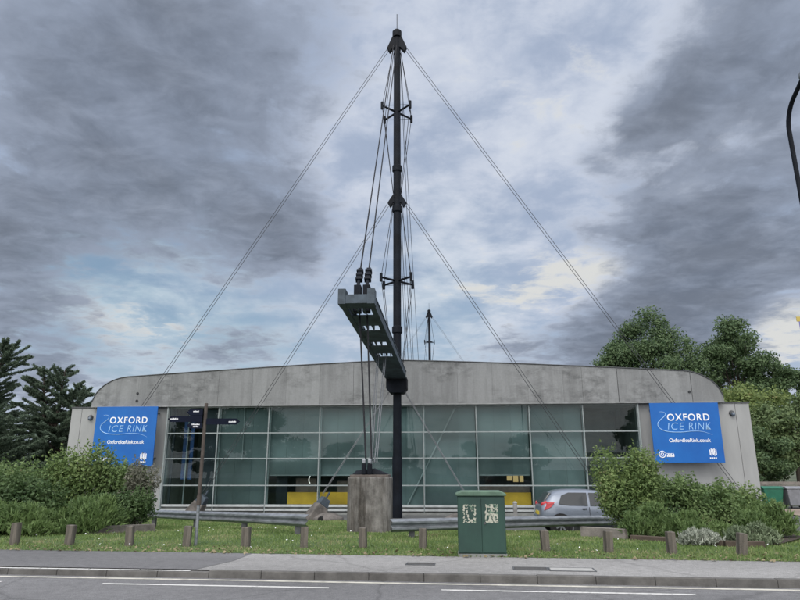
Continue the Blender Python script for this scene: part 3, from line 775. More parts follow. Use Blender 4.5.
# ------------------------------------------------------------------ crash barriers
def barrier(name, P, label, posts):
    """W-beam along world points P = (x, y, ztop)"""
    t = thing(name, label, 'barrier', (P[0][0], P[0][1], 0), 0, 'steel crash barriers on the verge')
    o0 = Vector((P[0][0], P[0][1], 0)); pts = [Vector(p) - o0 for p in P]
    prof = [(0, 0), (-.025, -.02), (-.085, -.06), (-.085, -.10), (-.02, -.145), (-.02, -.165), (-.085, -.21), (-.085, -.25), (-.025, -.29), (0, -.31)]
    mb = MB(); n_ = len(prof)
    for i, p in enumerate(pts):
        d = (pts[min(i + 1, len(pts) - 1)] - pts[max(i - 1, 0)]); d.z = 0; d.normalize()
        nrm = Vector((d.y, -d.x, 0))          # towards the road
        if nrm.y > 0: nrm = -nrm
        for th in (0, .008):
            for a_, b_ in prof: mb.v.append(tuple(p + nrm * (-a_ - th) + Vector((0, 0, b_))))
    for i in range(len(pts) - 1):
        for k in range(n_ - 1):
            a_ = i * 2 * n_ + k; mb.f.append((a_, a_ + 1, a_ + 2 * n_ + 1, a_ + 2 * n_)); a_ += n_; mb.f.append((a_, a_ + 2 * n_, a_ + 2 * n_ + 1, a_ + 1))
    mb.build('rail', M['galv'], t, smooth=True)
    for q in posts:
        i = min(int(q), len(pts) - 2); p = pts[i].lerp(pts[i + 1], q - i); wx, wy = p.x + o0.x, p.y + o0.y
        mb = MB(); g = gh(wx, wy); 
        mb.box(p.x - .075, p.x + .075, p.y + .10, p.y + .115, g - .1, p.z - .02); mb.box(p.x - .075, p.x + .075, p.y + .235, p.y + .25, g - .1, p.z - .02); mb.box(p.x - .01, p.x + .01, p.y + .115, p.y + .235, g - .1, p.z - .02)
        mb.build('post', M['galv_dark'], t)
    return t
barrier('crash_barrier', [(-12.4, 28.6, -.06), (-9.71, 26.0, .03), (-7.3, 23.1, .17), (-4.8, 20.1, .34), (-2.42, 17.3, .48)],
        'dented grey steel crash barrier running from the tall hedge towards the concrete block', [.95, 2.05, 3.0, 3.85])
barrier('crash_barrier', [(-.25, 16.2, .45), (1.9, 17.9, .35), (3.9, 19.5, .25), (5.85, 21.0, .16), (7.6, 22.3, .06)],
        'grey steel crash barrier passing behind the green cabinet to the rounded shrub', [.25, 1.5, 2.88, 3.8])

# ------------------------------------------------------------------ timber bollards
def bollard_mesh(h, w, seed):
    r = random.Random(seed); mb = MB()
    a = [(-w, -w, -.1), (w, -w, -.1), (w, w, -.1), (-w, w, -.1)]; j = lambda: r.uniform(-.008, .008)
    m_ = [(x + j(), y + j(), h - .02 + j()) for x, y, _ in a]
    mb.hull8(a, m_)
    return mb
BP = [(-8.80, 15.12, .50, 3), (-7.49, 15.0, .46, -2), (-6.06, 14.83, .45, 2), (-4.74, 14.72, .46, -1), (-3.41, 14.64, .44, 1), (-2.11, 14.5, .45, 0), (-.81, 14.37, .45, 1),
      (.48, 14.24, .45, -1), (1.78, 14.06, .44, 0), (3.02, 13.84, .44, 2), (4.27, 13.65, .44, -2), (5.47, 13.42, .45, 1), (6.73, 13.15, .45, -7)]
BL = ['weathered timber bollard nearest the left edge of the photo in front of the hedge', 'weathered timber bollard in front of the hedge, second from the left edge',
      'weathered timber bollard before the right half of the hedge beside its concrete edging', 'short timber bollard just left of the fingerpost',
      'timber bollard right of the fingerpost under the middle of the barrier', 'timber bollard under the right end of the dented barrier',
      'timber bollard standing just in front of the concrete block', 'timber bollard between the concrete block and the green cabinet',
      'timber bollard hidden behind the green cabinet', 'timber bollard first to the right of the green cabinet',
      'timber bollard at the left corner of the bed with the rounded shrub', 'timber bollard before the dark soil of the shrub bed',
      'leaning timber bollard in front of the silvery plants']
for i, (x_, y_, h_, tilt) in enumerate(BP):
    o = bollard_mesh(h_, .079, i).build('bollard', M['timber'], bevel=.012)
    o.location = (x_, y_, gh(x_, y_) - .01); o.rotation_euler = (math.radians(RNG.uniform(-2, 2)), math.radians(-tilt), RNG.uniform(-.2, .2))
    tag(o, BL[i], 'bollard', 'timber bollards along the verge')

# ------------------------------------------------------------------ green street cabinet
t = thing('street_cabinet', 'green metal street cabinet with two torn posters on the pavement edge', 'cabinet', (1.63, 13.28, 0), -.08)
w_, d_, h_ = .47, .22, 1.13
mb = MB(); mb.box(-w_, w_, -d_, d_, .05, h_); mb.build('body', M['cabinet'], t, bevel=.012)
mb = MB(); mb.box(-w_ - .01, w_ + .01, -d_ - .01, d_ + .01, -.02, .048); mb.build('plinth', M['plinth'], t)
for sg in (-1, 1):
    mb = MB(); x0, x1 = (-w_ + .012, -.003) if sg < 0 else (.003, w_ - .012)
    mb.box(x0, x1, -d_ - .014, -d_ - .002, .075, h_ - .035); dr = mb.build('door', M['cabinet'], t, bevel=.006)
    mb = MB(); xh = -.06 if sg < 0 else .06
    if sg > 0: mb.tube([(xh, -d_ - .014, .62), (xh, -d_ - .03, .62)], .022, 10); mb.build('lock', M['galv_dark'], dr)
mb = MB()
prof = [(-w_ - .035, h_ + .002), (w_ + .035, h_ + .002), (w_ + .035, h_ + .05), (w_ - .08, h_ + .10), (-w_ + .08, h_ + .10), (-w_ - .035, h_ + .05)]
mb.prism(prof, 'y', -d_ - .04, d_ + .03); mb.build('lid', mat('cabinet_lid_faded', (0.085, 0.150, 0.105), .5, .25, 4, bump=.06), t, bevel=.02)
def poster(name, cx, cz, w, h, seed):
    """what is left of a torn bill: ragged scraps, thicker round the rim"""
    r = np.random.default_rng(seed); mb = MB(); nx, nz = 30, 40
    f = r.normal(size=(nx + 8, nz + 8))
    for _ in range(3): f = (f + np.roll(f, 1, 0) + np.roll(f, -1, 0) + np.roll(f, 1, 1) + np.roll(f, -1, 1)) / 5
    f = f / f.std()
    for i in range(nx):
        for k in range(nz):
            edge = min(i, nx - 1 - i, k, nz - 1 - k); v = f[i, k]
            u, q = i / nx, k / nz
            fig = seed == 5 and (abs(u - (.30 + .5 * abs(q - .45))) < .09 or abs(u - (.72 - .35 * q)) < .08)
            lim = (-.55 if edge < 4 else .95 if seed == 3 else .35)
            if fig: lim = -.9
            if edge == 0: lim += .8
            if v < lim: continue
            x0 = cx - w / 2 + w * i / nx; z0 = cz - h / 2 + h * k / nz; y0 = -d_ - .0165
            mb.add([(x0, y0, z0), (x0 + w / nx, y0, z0), (x0 + w / nx, y0, z0 + h / nz), (x0, y0, z0 + h / nz)], [(0, 1, 2, 3)])
    return mb.build(name, M['poster'], t)
poster('torn_poster', -.235, .80, .26, .36, 3); poster('torn_poster', .20, .80, .26, .36, 5)

# ------------------------------------------------------------------ fingerpost
t = thing('fingerpost', 'slim brown pole with dark direction signs in front of the first glass bays', 'signpost', (-4.60, 14.9, gh(-4.6, 14.9)))
mb = MB(); mb.tube([(0, 0, .98), (0, 0, 3.16)], .040, 12); mb.build('upper_pole', M['post_brown'], t, smooth=True)
mb = MB(); mb.tube([(0, 0, -.2), (0, 0, .93)], .036, 12); mb.build('lower_pole', M['galv'], t, smooth=True)
mb = MB(); mb.tube([(0, 0, .86), (0, 0, 1.08)], .052, 12); mb.build('pole_sleeve', M['post_brown'], t, smooth=True)
def finger(x0, x1, z0, z1, texts):
    mb = MB(); tip = .08 * (1 if x1 > x0 else -1); zc = (z0 + z1) / 2
    mb.prism([(x0, z0), (x1 - tip, z0), (x1, zc), (x1 - tip, z1), (x0, z1)], 'y', -.07, -.05)
    f_ = mb.build('sign_arm', M['finger'], t)
    mb = MB(); r = random.Random(int(abs(x1) * 100))
    for a_, b_, zc in texts:
        x_ = a_
        while x_ < b_:
            w = r.uniform(.008, .016); mb.box(x_, x_ + w, -.076, -.0705, zc - .012, zc + .012 + r.choice((0, 0, .010))); x_ += w + .006
    mb.build('lettering', M['white'], f_)
finger(-.05, -.86, 2.72, 2.86, [(-.80, -.62, 2.79)])
finger(-.05, -.42, 2.87, 3.02, [(-.27, -.14, 2.96)])
finger(-.05, -.40, 2.57, 2.71, [(-.28, -.11, 2.66), (-.25, -.12, 2.61)])
finger(.05, .84, 2.66, 2.80, [(.58, .74, 2.72)])

# ------------------------------------------------------------------ street lamp at the right edge
t = thing('street_lamp', 'black lamp post bending over the road at the right edge', 'street lamp', (8.58, 12.3, 0))
pts = [(0, 0, 0), (0, 0, 8.75)]
for k in range(1, 9):
    q = k / 8; a_ = q * math.radians(62); pts.append((-.05 * q, -.75 * (1 - math.cos(a_)), 8.75 + .75 * math.sin(a_)))
lx, ly, lz = pts[-1]
pts.append((lx - .03, ly - .45, lz + .22)); lx, ly, lz = pts[-1]
mb = MB(); mb.tube([(0, 0, 0), (0, 0, 1.2)], .085, 14); mb.build('base', M['steel'], t, smooth=True)
mb = MB(); mb.tube(pts, .047, 12); mb.build('pole', M['steel'], t, smooth=True)
mb = MB(); mb.hull8([(lx - .09, ly + .06, lz - .05), (lx + .09, ly + .06, lz - .05), (lx + .09, ly + .06, lz + .08), (lx - .09, ly + .06, lz + .08)],
                    [(lx - .14, ly - .62, lz + .10), (lx + .14, ly - .62, lz + .10), (lx + .10, ly - .60, lz + .22), (lx - .10, ly - .60, lz + .22)])
mb.build('lamp_head', M['galv'], t, bevel=.03)
mb = MB(); mb.hull8([(lx - .08, ly - .02, lz - .06), (lx + .08, ly - .02, lz - .06), (lx + .08, ly - .02, lz - .04), (lx - .08, ly - .02, lz - .04)],
                    [(lx - .12, ly - .58, lz + .03), (lx + .12, ly - .58, lz + .03), (lx + .12, ly - .58, lz + .085), (lx - .12, ly - .58, lz + .085)])
mb.build('lens', M['sill'], t, bevel=.01)
# flag banner whose edge shows at the right margin
t = thing('banner_flag', 'blue banner with a yellow top cut by the right edge', 'banner', (19.57, 30.0, gh(19.6, 30)))
mb = MB(); mb.tube([(1.25, 0, 0), (1.25, 0, 9.9)], .05, 10); mb.build('flagpole', M['galv'], t, smooth=True)
mb = MB(); mb.box(.14, 1.2, -.01, .01, 8.2, 9.4); mb.build('cloth', mat('banner_violet', (.16, .17, .42), .7, .2, 1), t)
mb = MB(); mb.box(.04, 1.2, -.015, .015, 9.403, 9.65); mb.build('header', mat('banner_yellow', (.45, .36, .10), .7, .1, 1), t)

# ------------------------------------------------------------------ parked hatchback
def hatchback(loc, rz):
    t = thing('parked_car', 'silver blue hatchback parked behind the barrier beside the rounded shrub', 'car', loc, rz)
    paint = mat('car_paint_silver_blue', (0.185, 0.215, 0.265), 0.3, 0.06, 3, metal=0.35, coat=0.5)
    glass = mat('car_glass', (0.018, 0.024, 0.028), 0.08, 0.2, 1, spec=0.6)
    # side outline, rear at x=0 to nose at x=4.0 ; sections across
    X = [0.0, .05, .18, .40, .62, .95, 1.5, 2.1, 2.55, 2.95, 3.3, 3.7, 3.92, 4.0]
    ZR = [.86, .95, 1.08, 1.38, 1.455, 1.485, 1.49, 1.455, 1.28, 1.06, .99, .90, .74, .60]     # top of body
    ZBT = [.95, .95, .955, .95, .94, .92, .90, .89, .89, .885, .87, .83, .72, .58]             # belt line
    ZL = [.34, .28, .25, .23, .22, .22, .22, .22, .22, .22, .22, .23, .27, .34]
    HW = [.66, .74, .80, .835, .845, .85, .855, .855, .855, .85, .835, .78, .66, .52]
    RW = [.56, .60, .62, .60, .58, .58, .59, .58, .60, .66, .68, .64, .56, .46]
    mb = MB(); n_ = 12
    for i, x_ in enumerate(X):
        zb = min(ZBT[i], ZR[i] - .03); h = HW[i]; r = RW[i]; zt = ZR[i]; zl = ZL[i]; zm = zl + (zb - zl) * .55
        half = [(0, zl), (h * .86, zl), (h * .985, zl + .12), (h, zm), (h * .965, zb), (r + (h * .965 - r) * .15, zb + (zt - zb) * .82), (r * .72, zt - .01), (0, zt)]
        ring = [(yy, zz) for yy, zz in half] + [(-yy, zz) for yy, zz in half[-2:0:-1]]
        mb.v += [(x_, yy, zz) for yy, zz in ring]; n_ = len(ring)
    for i in range(len(X) - 1):
        for k in range(n_): mb.f.append((i * n_ + k, i * n_ + (k + 1) % n_, (i + 1) * n_ + (k + 1) % n_, (i + 1) * n_ + k))
    mb.f.append(tuple(range(n_))); mb.f.append(tuple((len(X) - 1) * n_ + k for k in range(n_))[::-1])
    b_ = mb.build('body', paint, t, smooth=True)
    sb = b_.modifiers.new('subdiv', 'SUBSURF'); sb.levels = 1; sb.render_levels = 2
    # helper: y of the side glass at x, z
    def side(x_, z_):
        h = np.interp(x_, X, HW) * .965; r = np.interp(x_, X, RW); zb = np.interp(x_, X, ZBT); zt = np.interp(x_, X, ZR)
        return h + (r + .02 - h) * np.clip((z_ - zb) / max(zt - zb, .1), 0, 1) * .88
    for sg in (-1, 1):
        for poly in ([(.62, 1.0), (.98, .955), (1.62, .94), (1.62, 1.37), (1.0, 1.375), (.74, 1.27)], [(1.70, .94), (2.86, .93), (2.50, 1.17), (2.16, 1.355), (1.70, 1.37)]):
            mb = MB(); vs = [(x_, sg * (side(x_, z_) + .004), z_) for x_, z_ in poly]; vi = [(x_, sg * (side(x_, z_) - .06), z_) for x_, z_ in poly]
            n2 = len(poly); mb.add(vs + vi, [tuple(range(n2)), tuple(range(2 * n2 - 1, n2 - 1, -1))] + [(k, k + n2, (k + 1) % n2 + n2, (k + 1) % n2) for k in range(n2)])
            mb.build('side_window', glass, t)
        # tail lamp wrapping the corner
        mb = MB(); mb.hull8([(.02, sg * .56, .80), (.03, sg * .60, 1.02), (.20, sg * .60, 1.10), (.12, sg * .56, .84)],
                            [(.12, sg * .80, .78), (.36, sg * .842, .90), (.50, sg * .84, 1.06), (.24, sg * .80, 1.03)])
        mb.build('tail_lamp', mat('tail_lamp_red', (0.42, 0.015, 0.022), .35, .1, 3, coat=.5), t, bevel=.015)
        mb = MB(); mb.hull8([(3.60, sg * .50, .66), (3.84, sg * .44, .66), (3.84, sg * .44, .80), (3.60, sg * .5, .86)], [(3.48, sg * .80, .70), (3.74, sg * .70, .68), (3.70, sg * .70, .80), (3.44, sg * .79, .84)])
        mb.build('headlight', mat('headlamp_clear', (.6, .62, .65), .1, .05), t, bevel=.015)
        mb = MB(); mb.hull8([(2.62, sg * .83, .93), (2.74, sg * .83, .93), (2.74, sg * .83, 1.05), (2.62, sg * .83, 1.05)], [(2.62, sg * 1.0, .95), (2.72, sg * 1.0, .95), (2.72, sg * 1.0, 1.07), (2.62, sg * 1.0, 1.07)])
        mb.build('wing_mirror', paint, t, bevel=.03)
        mb = MB(); mb.bar((1.66, sg * .8565, .32), (1.66, sg * .842, .90), .012, .012); mb.build('door_seam', M['black'], t)
        mb = MB(); mb.bar((1.42, sg * .845, .84), (1.58, sg * .845, .845), .03, .03); mb.build('door_handle', M['black'], t)
        for wx in (.66, 3.15):
            # arch, tyre, rim
            mb = MB(); mb.tube([(wx, sg * .60, .31), (wx, sg * .872, .31)], .385, 22); mb.build('wheel_arch', M['black'], t)
            mb = MB()
            cs = [(.30, .0), (.30, .18), (.255, .205), (.20, .205), (.20, 0)]
            N = 24
            for k in range(N):
                a_ = 2 * PI * k / N
                for r, yy in cs: mb.v.append((wx + r * math.cos(a_), sg * (.69 + yy), .30 + r * math.sin(a_)))
            for k in range(N):
                for c in range(len(cs)):
                    a_ = k * 5 + c; b2 = k * 5 + (c + 1) % 5; c2 = ((k + 1) % N) * 5; mb.f.append((a_, b2, c2 + (c + 1) % 5, c2 + c))
            wh = mb.build('tyre', M['black'], t, smooth=True)
            mb = MB(); mb.tube([(wx, sg * .82, .30), (wx, sg * .888, .30)], .06, 12)
            for k in range(7):
                a_ = 2 * PI * k / 7; mb.bar((wx, sg * .885, .30), (wx + .2 * math.cos(a_), sg * .882, .30 + .2 * math.sin(a_)), .05, .02, (0, 1, 0))
            mb.build('rim', M['galv'], wh)
    mb = MB(); mb.hull8([(.045, -.52, 1.0), (.045, .52, 1.0), (.12, .56, 1.0), (.12, -.56, 1.0)], [(.345, -.47, 1.36), (.345, .47, 1.36), (.42, .5, 1.36), (.42, -.5, 1.36)]); mb.build('rear_window', glass, t, bevel=.01)
    mb = MB(); mb.hull8([(2.95, -.6, 1.0), (2.95, .6, 1.0), (3.0, .6, 1.03), (3.0, -.6, 1.03)], [(2.16, -.5, 1.42), (2.16, .5, 1.42), (2.2, .5, 1.45), (2.2, -.5, 1.45)]); mb.build('windscreen', glass, t, bevel=.01)
    mb = MB(); mb.box(-.03, .02, -.26, .26, .62, .73); mb.build('number_plate', mat('plate_yellow', (.6, .48, .05), .5, .05), t)
    mb = MB(); mb.box(-.035, .10, -.70, .70, .40, .58); mb.build('rear_bumper', paint, t, bevel=.05)
    return t
hatchback((4.94, 23.6, gh(5.5, 23.6) + .04), math.radians(-3.0))
# thin timber post and the low rail standing before the glass, left of the car
t = thing('marker_post', 'short pale post before the yellow counter behind the green cabinet', 'post', (5.35, 30.5, gh(5.35, 30.5)))
mb = MB(); mb.tube([(0, 0, -.1), (0, 0, .82)], .10, 10); mb.build('shaft', M['kerb'], t, smooth=True)
mb = MB(); mb.tube([(0, 0, .823), (0, 0, .9)], [.115, .06], 10); mb.build('top', M['kerb'], t, smooth=True)

# ------------------------------------------------------------------ bins, far fence, path at right
def bin_(x_, y_, m, label):
    t = thing('wheelie_bin', label, 'bin', (x_, y_, -1.0), RNG.uniform(-.1, .1), 'large bins beside the hall')
    mb = MB(); mb.hull8([(-.48, -.42, .14), (.48, -.42, .14), (.48, .42, .14), (-.48, .42, .14)], [(-.62, -.52, 1.16), (.62, -.52, 1.16), (.62, .52, 1.16), (-.62, .52, 1.16)])
    mb.build('body', m, t, bevel=.04)
    mb = MB(); mb.prism([(-.55, 1.165), (.55, 1.165), (.55, 1.22), (.2, 1.33), (-.3, 1.33), (-.55, 1.24)], 'x', -.65, .65); mb.build('lid', m, t, bevel=.03)
    for sx in (-1, 1):
        for sy in (-1, 1):
            mb = MB(); mb.tube([(sx * .42 - .03, sy * .34, .09), (sx * .42 + .03, sy * .34, .09)], .09, 10); mb.build('wheel', M['black'], t)
bin_(24.15, 42.5, M['lid'], 'green wheelie bin beside the corner of the hall')
bin_(25.5, 42.2, M['bin_grey'], 'grey wheelie bin between two green ones')
bin_(26.85, 42.0, M['lid'], 'green wheelie bin nearest the right edge')
t = thing('boundary_fence', 'low weathered board fence behind the bins', 'fence', (22.4, 48.5, -1.0), -.05)
mb = MB()
for z_ in (.95, 1.22, .62, .3): mb.box(0, 34, -.03, .0, z_, z_ + .24)
mb.build('board_panel', M['bedwall'], t)
for k in range(12):
    mb = MB(); mb.box(.1 + 3 * k, .25 + 3 * k, .003, .12, -.1, 1.5); mb.build('post', M['timber'], t)
mb = MB(); mb.add([(20.6, 25.5, -.94), (40, 23.5, -.94), (44, 41, -.985), (22.2, 41, -.985)], [(0, 1, 2, 3)]); struct(mb.build('path', M['path']))
o = bpy.data.objects['path']; o.location.z = .0

# ------------------------------------------------------------------ foliage builders
def quads(P, Nn, size, asp=0.55, rng=RNG):
    """diamond leaves at P facing Nn"""
    n = len(P); r = rng.normal(size=(n, 3)); u = np.cross(Nn, r); u /= np.linalg.norm(u, axis=1)[:, None] + 1e-9
    v = np.cross(Nn, u); s = size[:, None]
    V = np.stack([P - u * s, P + v * s * asp, P + u * s, P - v * s * asp], 1).reshape(-1, 3)
    return V, np.arange(4 * n).reshape(-1, 4)

def leaf_blobs(blobs, n, size, flat=.5, shell=4.0):
    """blobs: (cx,cy,cz,rx,ry,rz,weight)"""
    B = np.array(blobs, float); w = B[:, 6] / B[:, 6].sum(); k = RNG.choice(len(B), n, p=w)
    d = RNG.normal(size=(n, 3)); d /= np.linalg.norm(d, axis=1)[:, None]
    rad = RNG.uniform(0, 1, n) ** (1 / shell) * RNG.normal(1, .09, n)
    P = B[k, :3] + d * B[k, 3:6] * rad[:, None]
    Nn = d * .7 + RNG.normal(size=(n, 3)) * .6; Nn[:, 2] += flat; Nn /= np.linalg.norm(Nn, axis=1)[:, None]
    keep = P[:, 2] > .02
    sz = size * RNG.uniform(.6, 1.35, n)
    return quads(P[keep], Nn[keep], sz[keep])

def stems_mesh(mb, base, tips, r):
    for tp in tips:
        b = Vector(base) + Vector((RNG.uniform(-.15, .15), RNG.uniform(-.15, .15), -.1)); tp = Vector(tp)
        m_ = b.lerp(tp, .5) + Vector((RNG.uniform(-.15, .15), RNG.uniform(-.15, .15), .1)); mb.tube([b, m_, tp], [r, r * .7, r * .3], 6)

def shrub(name, label, x, y, rx, ry, h, m, leaf=.05, n=6000, group='shrubs in the verge beds', lumps=11, base=0.0, cat='shrub', lean=0):
    g = gh(x, y) + base; t = thing(name, label, cat, (x, y, g), 0, group)
    bl = []
    for k in range(lumps):
        a_ = RNG.uniform(0, 2 * PI); q = math.sqrt(RNG.uniform(0, 1)); zz = RNG.uniform(.22, .80)
        sh = math.sqrt(max(.1, 1 - (zz * 1.05 - .35) ** 2 * 1.3)) * .72
        r_ = RNG.uniform(.30, .46)
        bl.append((math.cos(a_) * q * rx * sh, math.sin(a_) * q * ry * sh, zz * h, rx * r_, ry * r_, h * r_ * .62, r_ ** 2))
    bl.append((0, 0, h * .45, rx * .7, ry * .7, h * .42, .35))
    tips = [(b[0], b[1], b[2]) for b in bl]
    V1, F1 = leaf_blobs(bl, n, leaf)
    # sprigs that break the outline
    ns = int(n * .16); k = RNG.integers(0, len(bl), ns // 10 + 1); Pp = []
    for i in k:
        b = bl[i]; d = RNG.normal(size=3); d[2] = abs(d[2]) + .4; d /= np.linalg.norm(d); p0 = np.array(b[:3]) + d * np.array(b[3:6]) * .85
        L_ = RNG.uniform(.12, .36) * (h / 2) ** .5
        for q in np.linspace(0, 1, 10): Pp.append(p0 + d * L_ * q + RNG.normal(size=3) * .03)
    Pp = np.array(Pp); Nn = RNG.normal(size=Pp.shape); Nn[:, 2] += .5; Nn /= np.linalg.norm(Nn, axis=1)[:, None]
    V2, F2 = quads(Pp, Nn, leaf * RNG.uniform(.6, 1.1, len(Pp)))
    np_mesh('foliage', np.vstack([V1, V2]), np.vstack([F1, F2 + len(V1)]), m, t)
    mb = MB(); stems_mesh(mb, (0, 0, 0), tips, .022); mb.build('stem', M['bark'], t, smooth=True)
    return t

def spiky(name, label, x, y, rx, ry, h, m, n=2600, blade=.22, group='shrubs in the verge beds', base=0.0, heads=14, cat='shrub'):
    """rosemary or lavender: many upright needled shoots"""
    g = gh(x, y) + base; t = thing(name, label, cat, (x, y, g), 0, group)
    hx = RNG.uniform(-1, 1, (heads, 2)); hx = hx[np.hypot(hx[:, 0], hx[:, 1]) < 1]
    k = RNG.integers(0, len(hx), n); c = np.stack([hx[k, 0] * rx * .75, hx[k, 1] * ry * .75], 1)
    hq = h * (1 - .38 * np.hypot(hx[k, 0], hx[k, 1]) ** 2) * (.78 + .22 * np.sin(k * 2.7))
    off = RNG.normal(0, .30, (n, 2)) * np.array([rx, ry]) * .62
    zt = hq * RNG.uniform(.15, 1.0, n) ** .6 * (1 - .30 * np.clip(np.hypot(off[:, 0] / rx, off[:, 1] / ry) * 2, 0, 1) ** 2)
    P = np.stack([c[:, 0] + off[:, 0], c[:, 1] + off[:, 1], zt], 1)
    d = np.stack([off[:, 0] * .9, off[:, 1] * .9, np.full(n, .5)], 1) + RNG.normal(0, .22, (n, 3)); d /= np.linalg.norm(d, axis=1)[:, None]
    L_ = blade * RNG.uniform(.5, 1.2, n)[:, None]
    # three needles per shoot
    Vs = []; Fs = []; o_ = 0
    for j in range(4):
        dd = d + RNG.normal(0, .28, (n, 3)); dd /= np.linalg.norm(dd, axis=1)[:, None]
        sd = np.cross(dd, RNG.normal(size=(n, 3))); sd /= np.linalg.norm(sd, axis=1)[:, None] + 1e-9; w = .013
        p0 = P - d * L_ * RNG.uniform(0, .8, n)[:, None]
        Vs.append(np.stack([p0 - sd * w, p0 + sd * w, p0 + dd * L_ * .6 + sd * w * .5, p0 + dd * L_ * .6 - sd * w * .5], 1).reshape(-1, 3))
        Fs.append(np.arange(4 * n).reshape(-1, 4) + o_); o_ += 4 * n
    V = np.vstack(Vs); V[:, 2] = np.maximum(V[:, 2], .01)
    np_mesh('foliage', V, np.vstack(Fs), m, t)
    mb = MB(); stems_mesh(mb, (0, 0, 0), [(hx[i, 0] * rx * .6, hx[i, 1] * ry * .6, h * .6) for i in range(len(hx))], .014); mb.build('stem', M['bark'], t, smooth=True)
    return t

L1 = leaf_mat('leaf_mid_green', (0.054, 0.105, 0.034), (0.185, 0.265, 0.100), (0.25, 0.23, 0.13))
L2 = leaf_mat('leaf_olive', (0.068, 0.122, 0.038), (0.215, 0.295, 0.105), (0.28, 0.25, 0.14))
L3 = leaf_mat('leaf_rosemary', (0.060, 0.112, 0.038), (0.170, 0.250, 0.090), None, .3)
L4 = leaf_mat('leaf_silver', (0.20, 0.23, 0.19), (0.40, 0.43, 0.36), None, .15)
L5 = leaf_mat('leaf_speckled', (0.09, 0.10, 0.07), (0.22, 0.22, 0.17), (0.34, 0.32, 0.27))
L6 = leaf_mat('leaf_dark_green', (0.034, 0.070, 0.026), (0.100, 0.160, 0.060), None)
# left bed
shrub('hedge_shrub', 'tall mid green shrub at the left edge in front of the dark conifers', -12.0, 19.6, 1.7, 1.3, 2.35, L1, .055, 9000)
shrub('hedge_shrub', 'tall olive green shrub at the middle of the left hedge before the hall corner', -10.5, 20.6, 1.55, 1.2, 2.4, L2, .055, 9000)
shrub('hedge_shrub', 'tall bushy green shrub covering the lower edge of the left blue sign', -9.1, 20.8, 1.15, 1.0, 2.25, L1, .05, 8000)
shrub('variegated_shrub', 'pale speckled shrub at the right end of the left hedge', -8.2, 20.5, .68, .65, 1.95, L5, .045, 5200)
shrub('hedge_shrub', 'dark low shrub filling the foot of the left hedge', -8.3, 19.4, 1.0, .7, 1.2, L6, .045, 4200)
spiky('rosemary_bush', 'spiky rosemary bush in front of the middle of the left hedge', -8.5, 18.0, 1.0, .8, 1.2, L3, 3000)
spiky('rosemary_bush', 'wide spiky rosemary bush left of the taller one in the left bed', -10.0, 17.3, 1.1, .8, .9, L3, 2800)
spiky('rosemary_bush', 'spiky green bush at the left edge behind the first bollard', -11.2, 17.6, 1.0, .8, 1.0, L3, 2800)
shrub('hedge_shrub', 'dark green shrub behind the rosemary near the left edge', -10.6, 18.6, 1.5, .8, 1.5, L6, .05, 4600)
# right bed
shrub('rounded_shrub', 'large rounded pale green shrub in front of the silver car', 6.22, 18.1, 1.12, 1.0, 2.28, L2, .042, 12500)
shrub('hedge_shrub', 'dark leafy shrub right of the rounded shrub under the right blue sign', 7.7, 18.8, 1.15, 1.0, 1.72, L1, .05, 7000)
shrub('hedge_shrub', 'loose leafy shrub before the right end of the right blue sign', 9.1, 19.2, 1.05, .9, 1.50, L1, .05, 6200)
shrub('hedge_shrub', 'tall sprawling shrub before the pale wall at the hall corner', 10.3, 20.2, 1.05, .9, 1.35, L2, .05, 5200)
shrub('hedge_shrub', 'dark low shrub at the foot of the rounded shrub', 6.6, 17.2, 1.0, .5, .75, L6, .04, 3600)
spiky('rosemary_bush', 'upright rosemary bush just right of the rounded shrub', 6.15, 16.4, .62, .5, 1.02, L3, 2600)
spiky('rosemary_bush', 'low rosemary bush in the middle of the right bed', 7.1, 16.0, .8, .55, .80, L3, 2600)
spiky('lavender_bush', 'silvery grey lavender at the front of the right bed', 6.72, 14.75, .50, .35, .40, L4, 2600, .12)
spiky('lavender_bush', 'grey green sprawling lavender right of the silvery one', 7.85, 15.0, .60, .5, .55, leaf_mat('leaf_grey_green', (.085, .125, .07), (.20, .25, .15), None, .15), 2800, .14)
spiky('rosemary_bush', 'rounded feathery green bush at the right end of the right bed', 9.15, 16.6, .74, .65, 1.08, L3, 3200)

# bed edging
def edging(label, P, h, m, w=.14):
    t = thing('bed_edging', label, 'edging', (P[0][0], P[0][1], 0), 0); o0 = Vector((P[0][0], P[0][1], 0))
    for i in range(len(P) - 1):
        a, b = Vector(P[i]) - o0, Vector(P[i + 1]) - o0; d = (b - a); L_ = d.length; d.normalize(); k = max(1, round(L_ / 2.4))
        for j in range(k):
            p = a + d * (L_ * j / k + .01); q = a + d * (L_ * (j + 1) / k - .01)
            p.z += h / 2 - .06; q.z += h / 2 - .06
            mb = MB(); mb.bar(p, q, w, h + .12); mb.build('kerb_unit', m, t, bevel=.012)
    return t
def gp(x, y): return (x, y, gh(x, y))
edging('dull concrete edging kerb running along the front of the left bed', [gp(-8.35, 17.55), gp(-7.05, 18.9)], .20, mat('old_edging', (.14, .128, .115), .9, .4, 4, bump=.5))
edging('pale concrete edging kerb under the rounded shrub', [gp(4.75, 17.3), gp(5.55, 16.2)], .25, M['bedwall'])
edging('dark timber edging along the front of the right bed', [gp(5.6, 16.1), gp(7.1, 14.55), gp(7.9, 14.4)], .12, mat('dark_edging', (.075, .058, .045), .9, .3, 5))
mb = MB()
mb.add([(*p, ) for p in ((4.9, 17.4, gh(4.9, 17.4) + .05), (5.7, 16.2, .03), (7.1, 14.7, .03), (8.4, 14.7, .03), (9.9, 16.2, .02), (11.2, 20.5, -.16), (5.6, 19.5, -.10))], [(0, 1, 2, 3, 4, 5, 6)])
mb.build('soil', M['soil']); struct(bpy.data.objects['soil'])

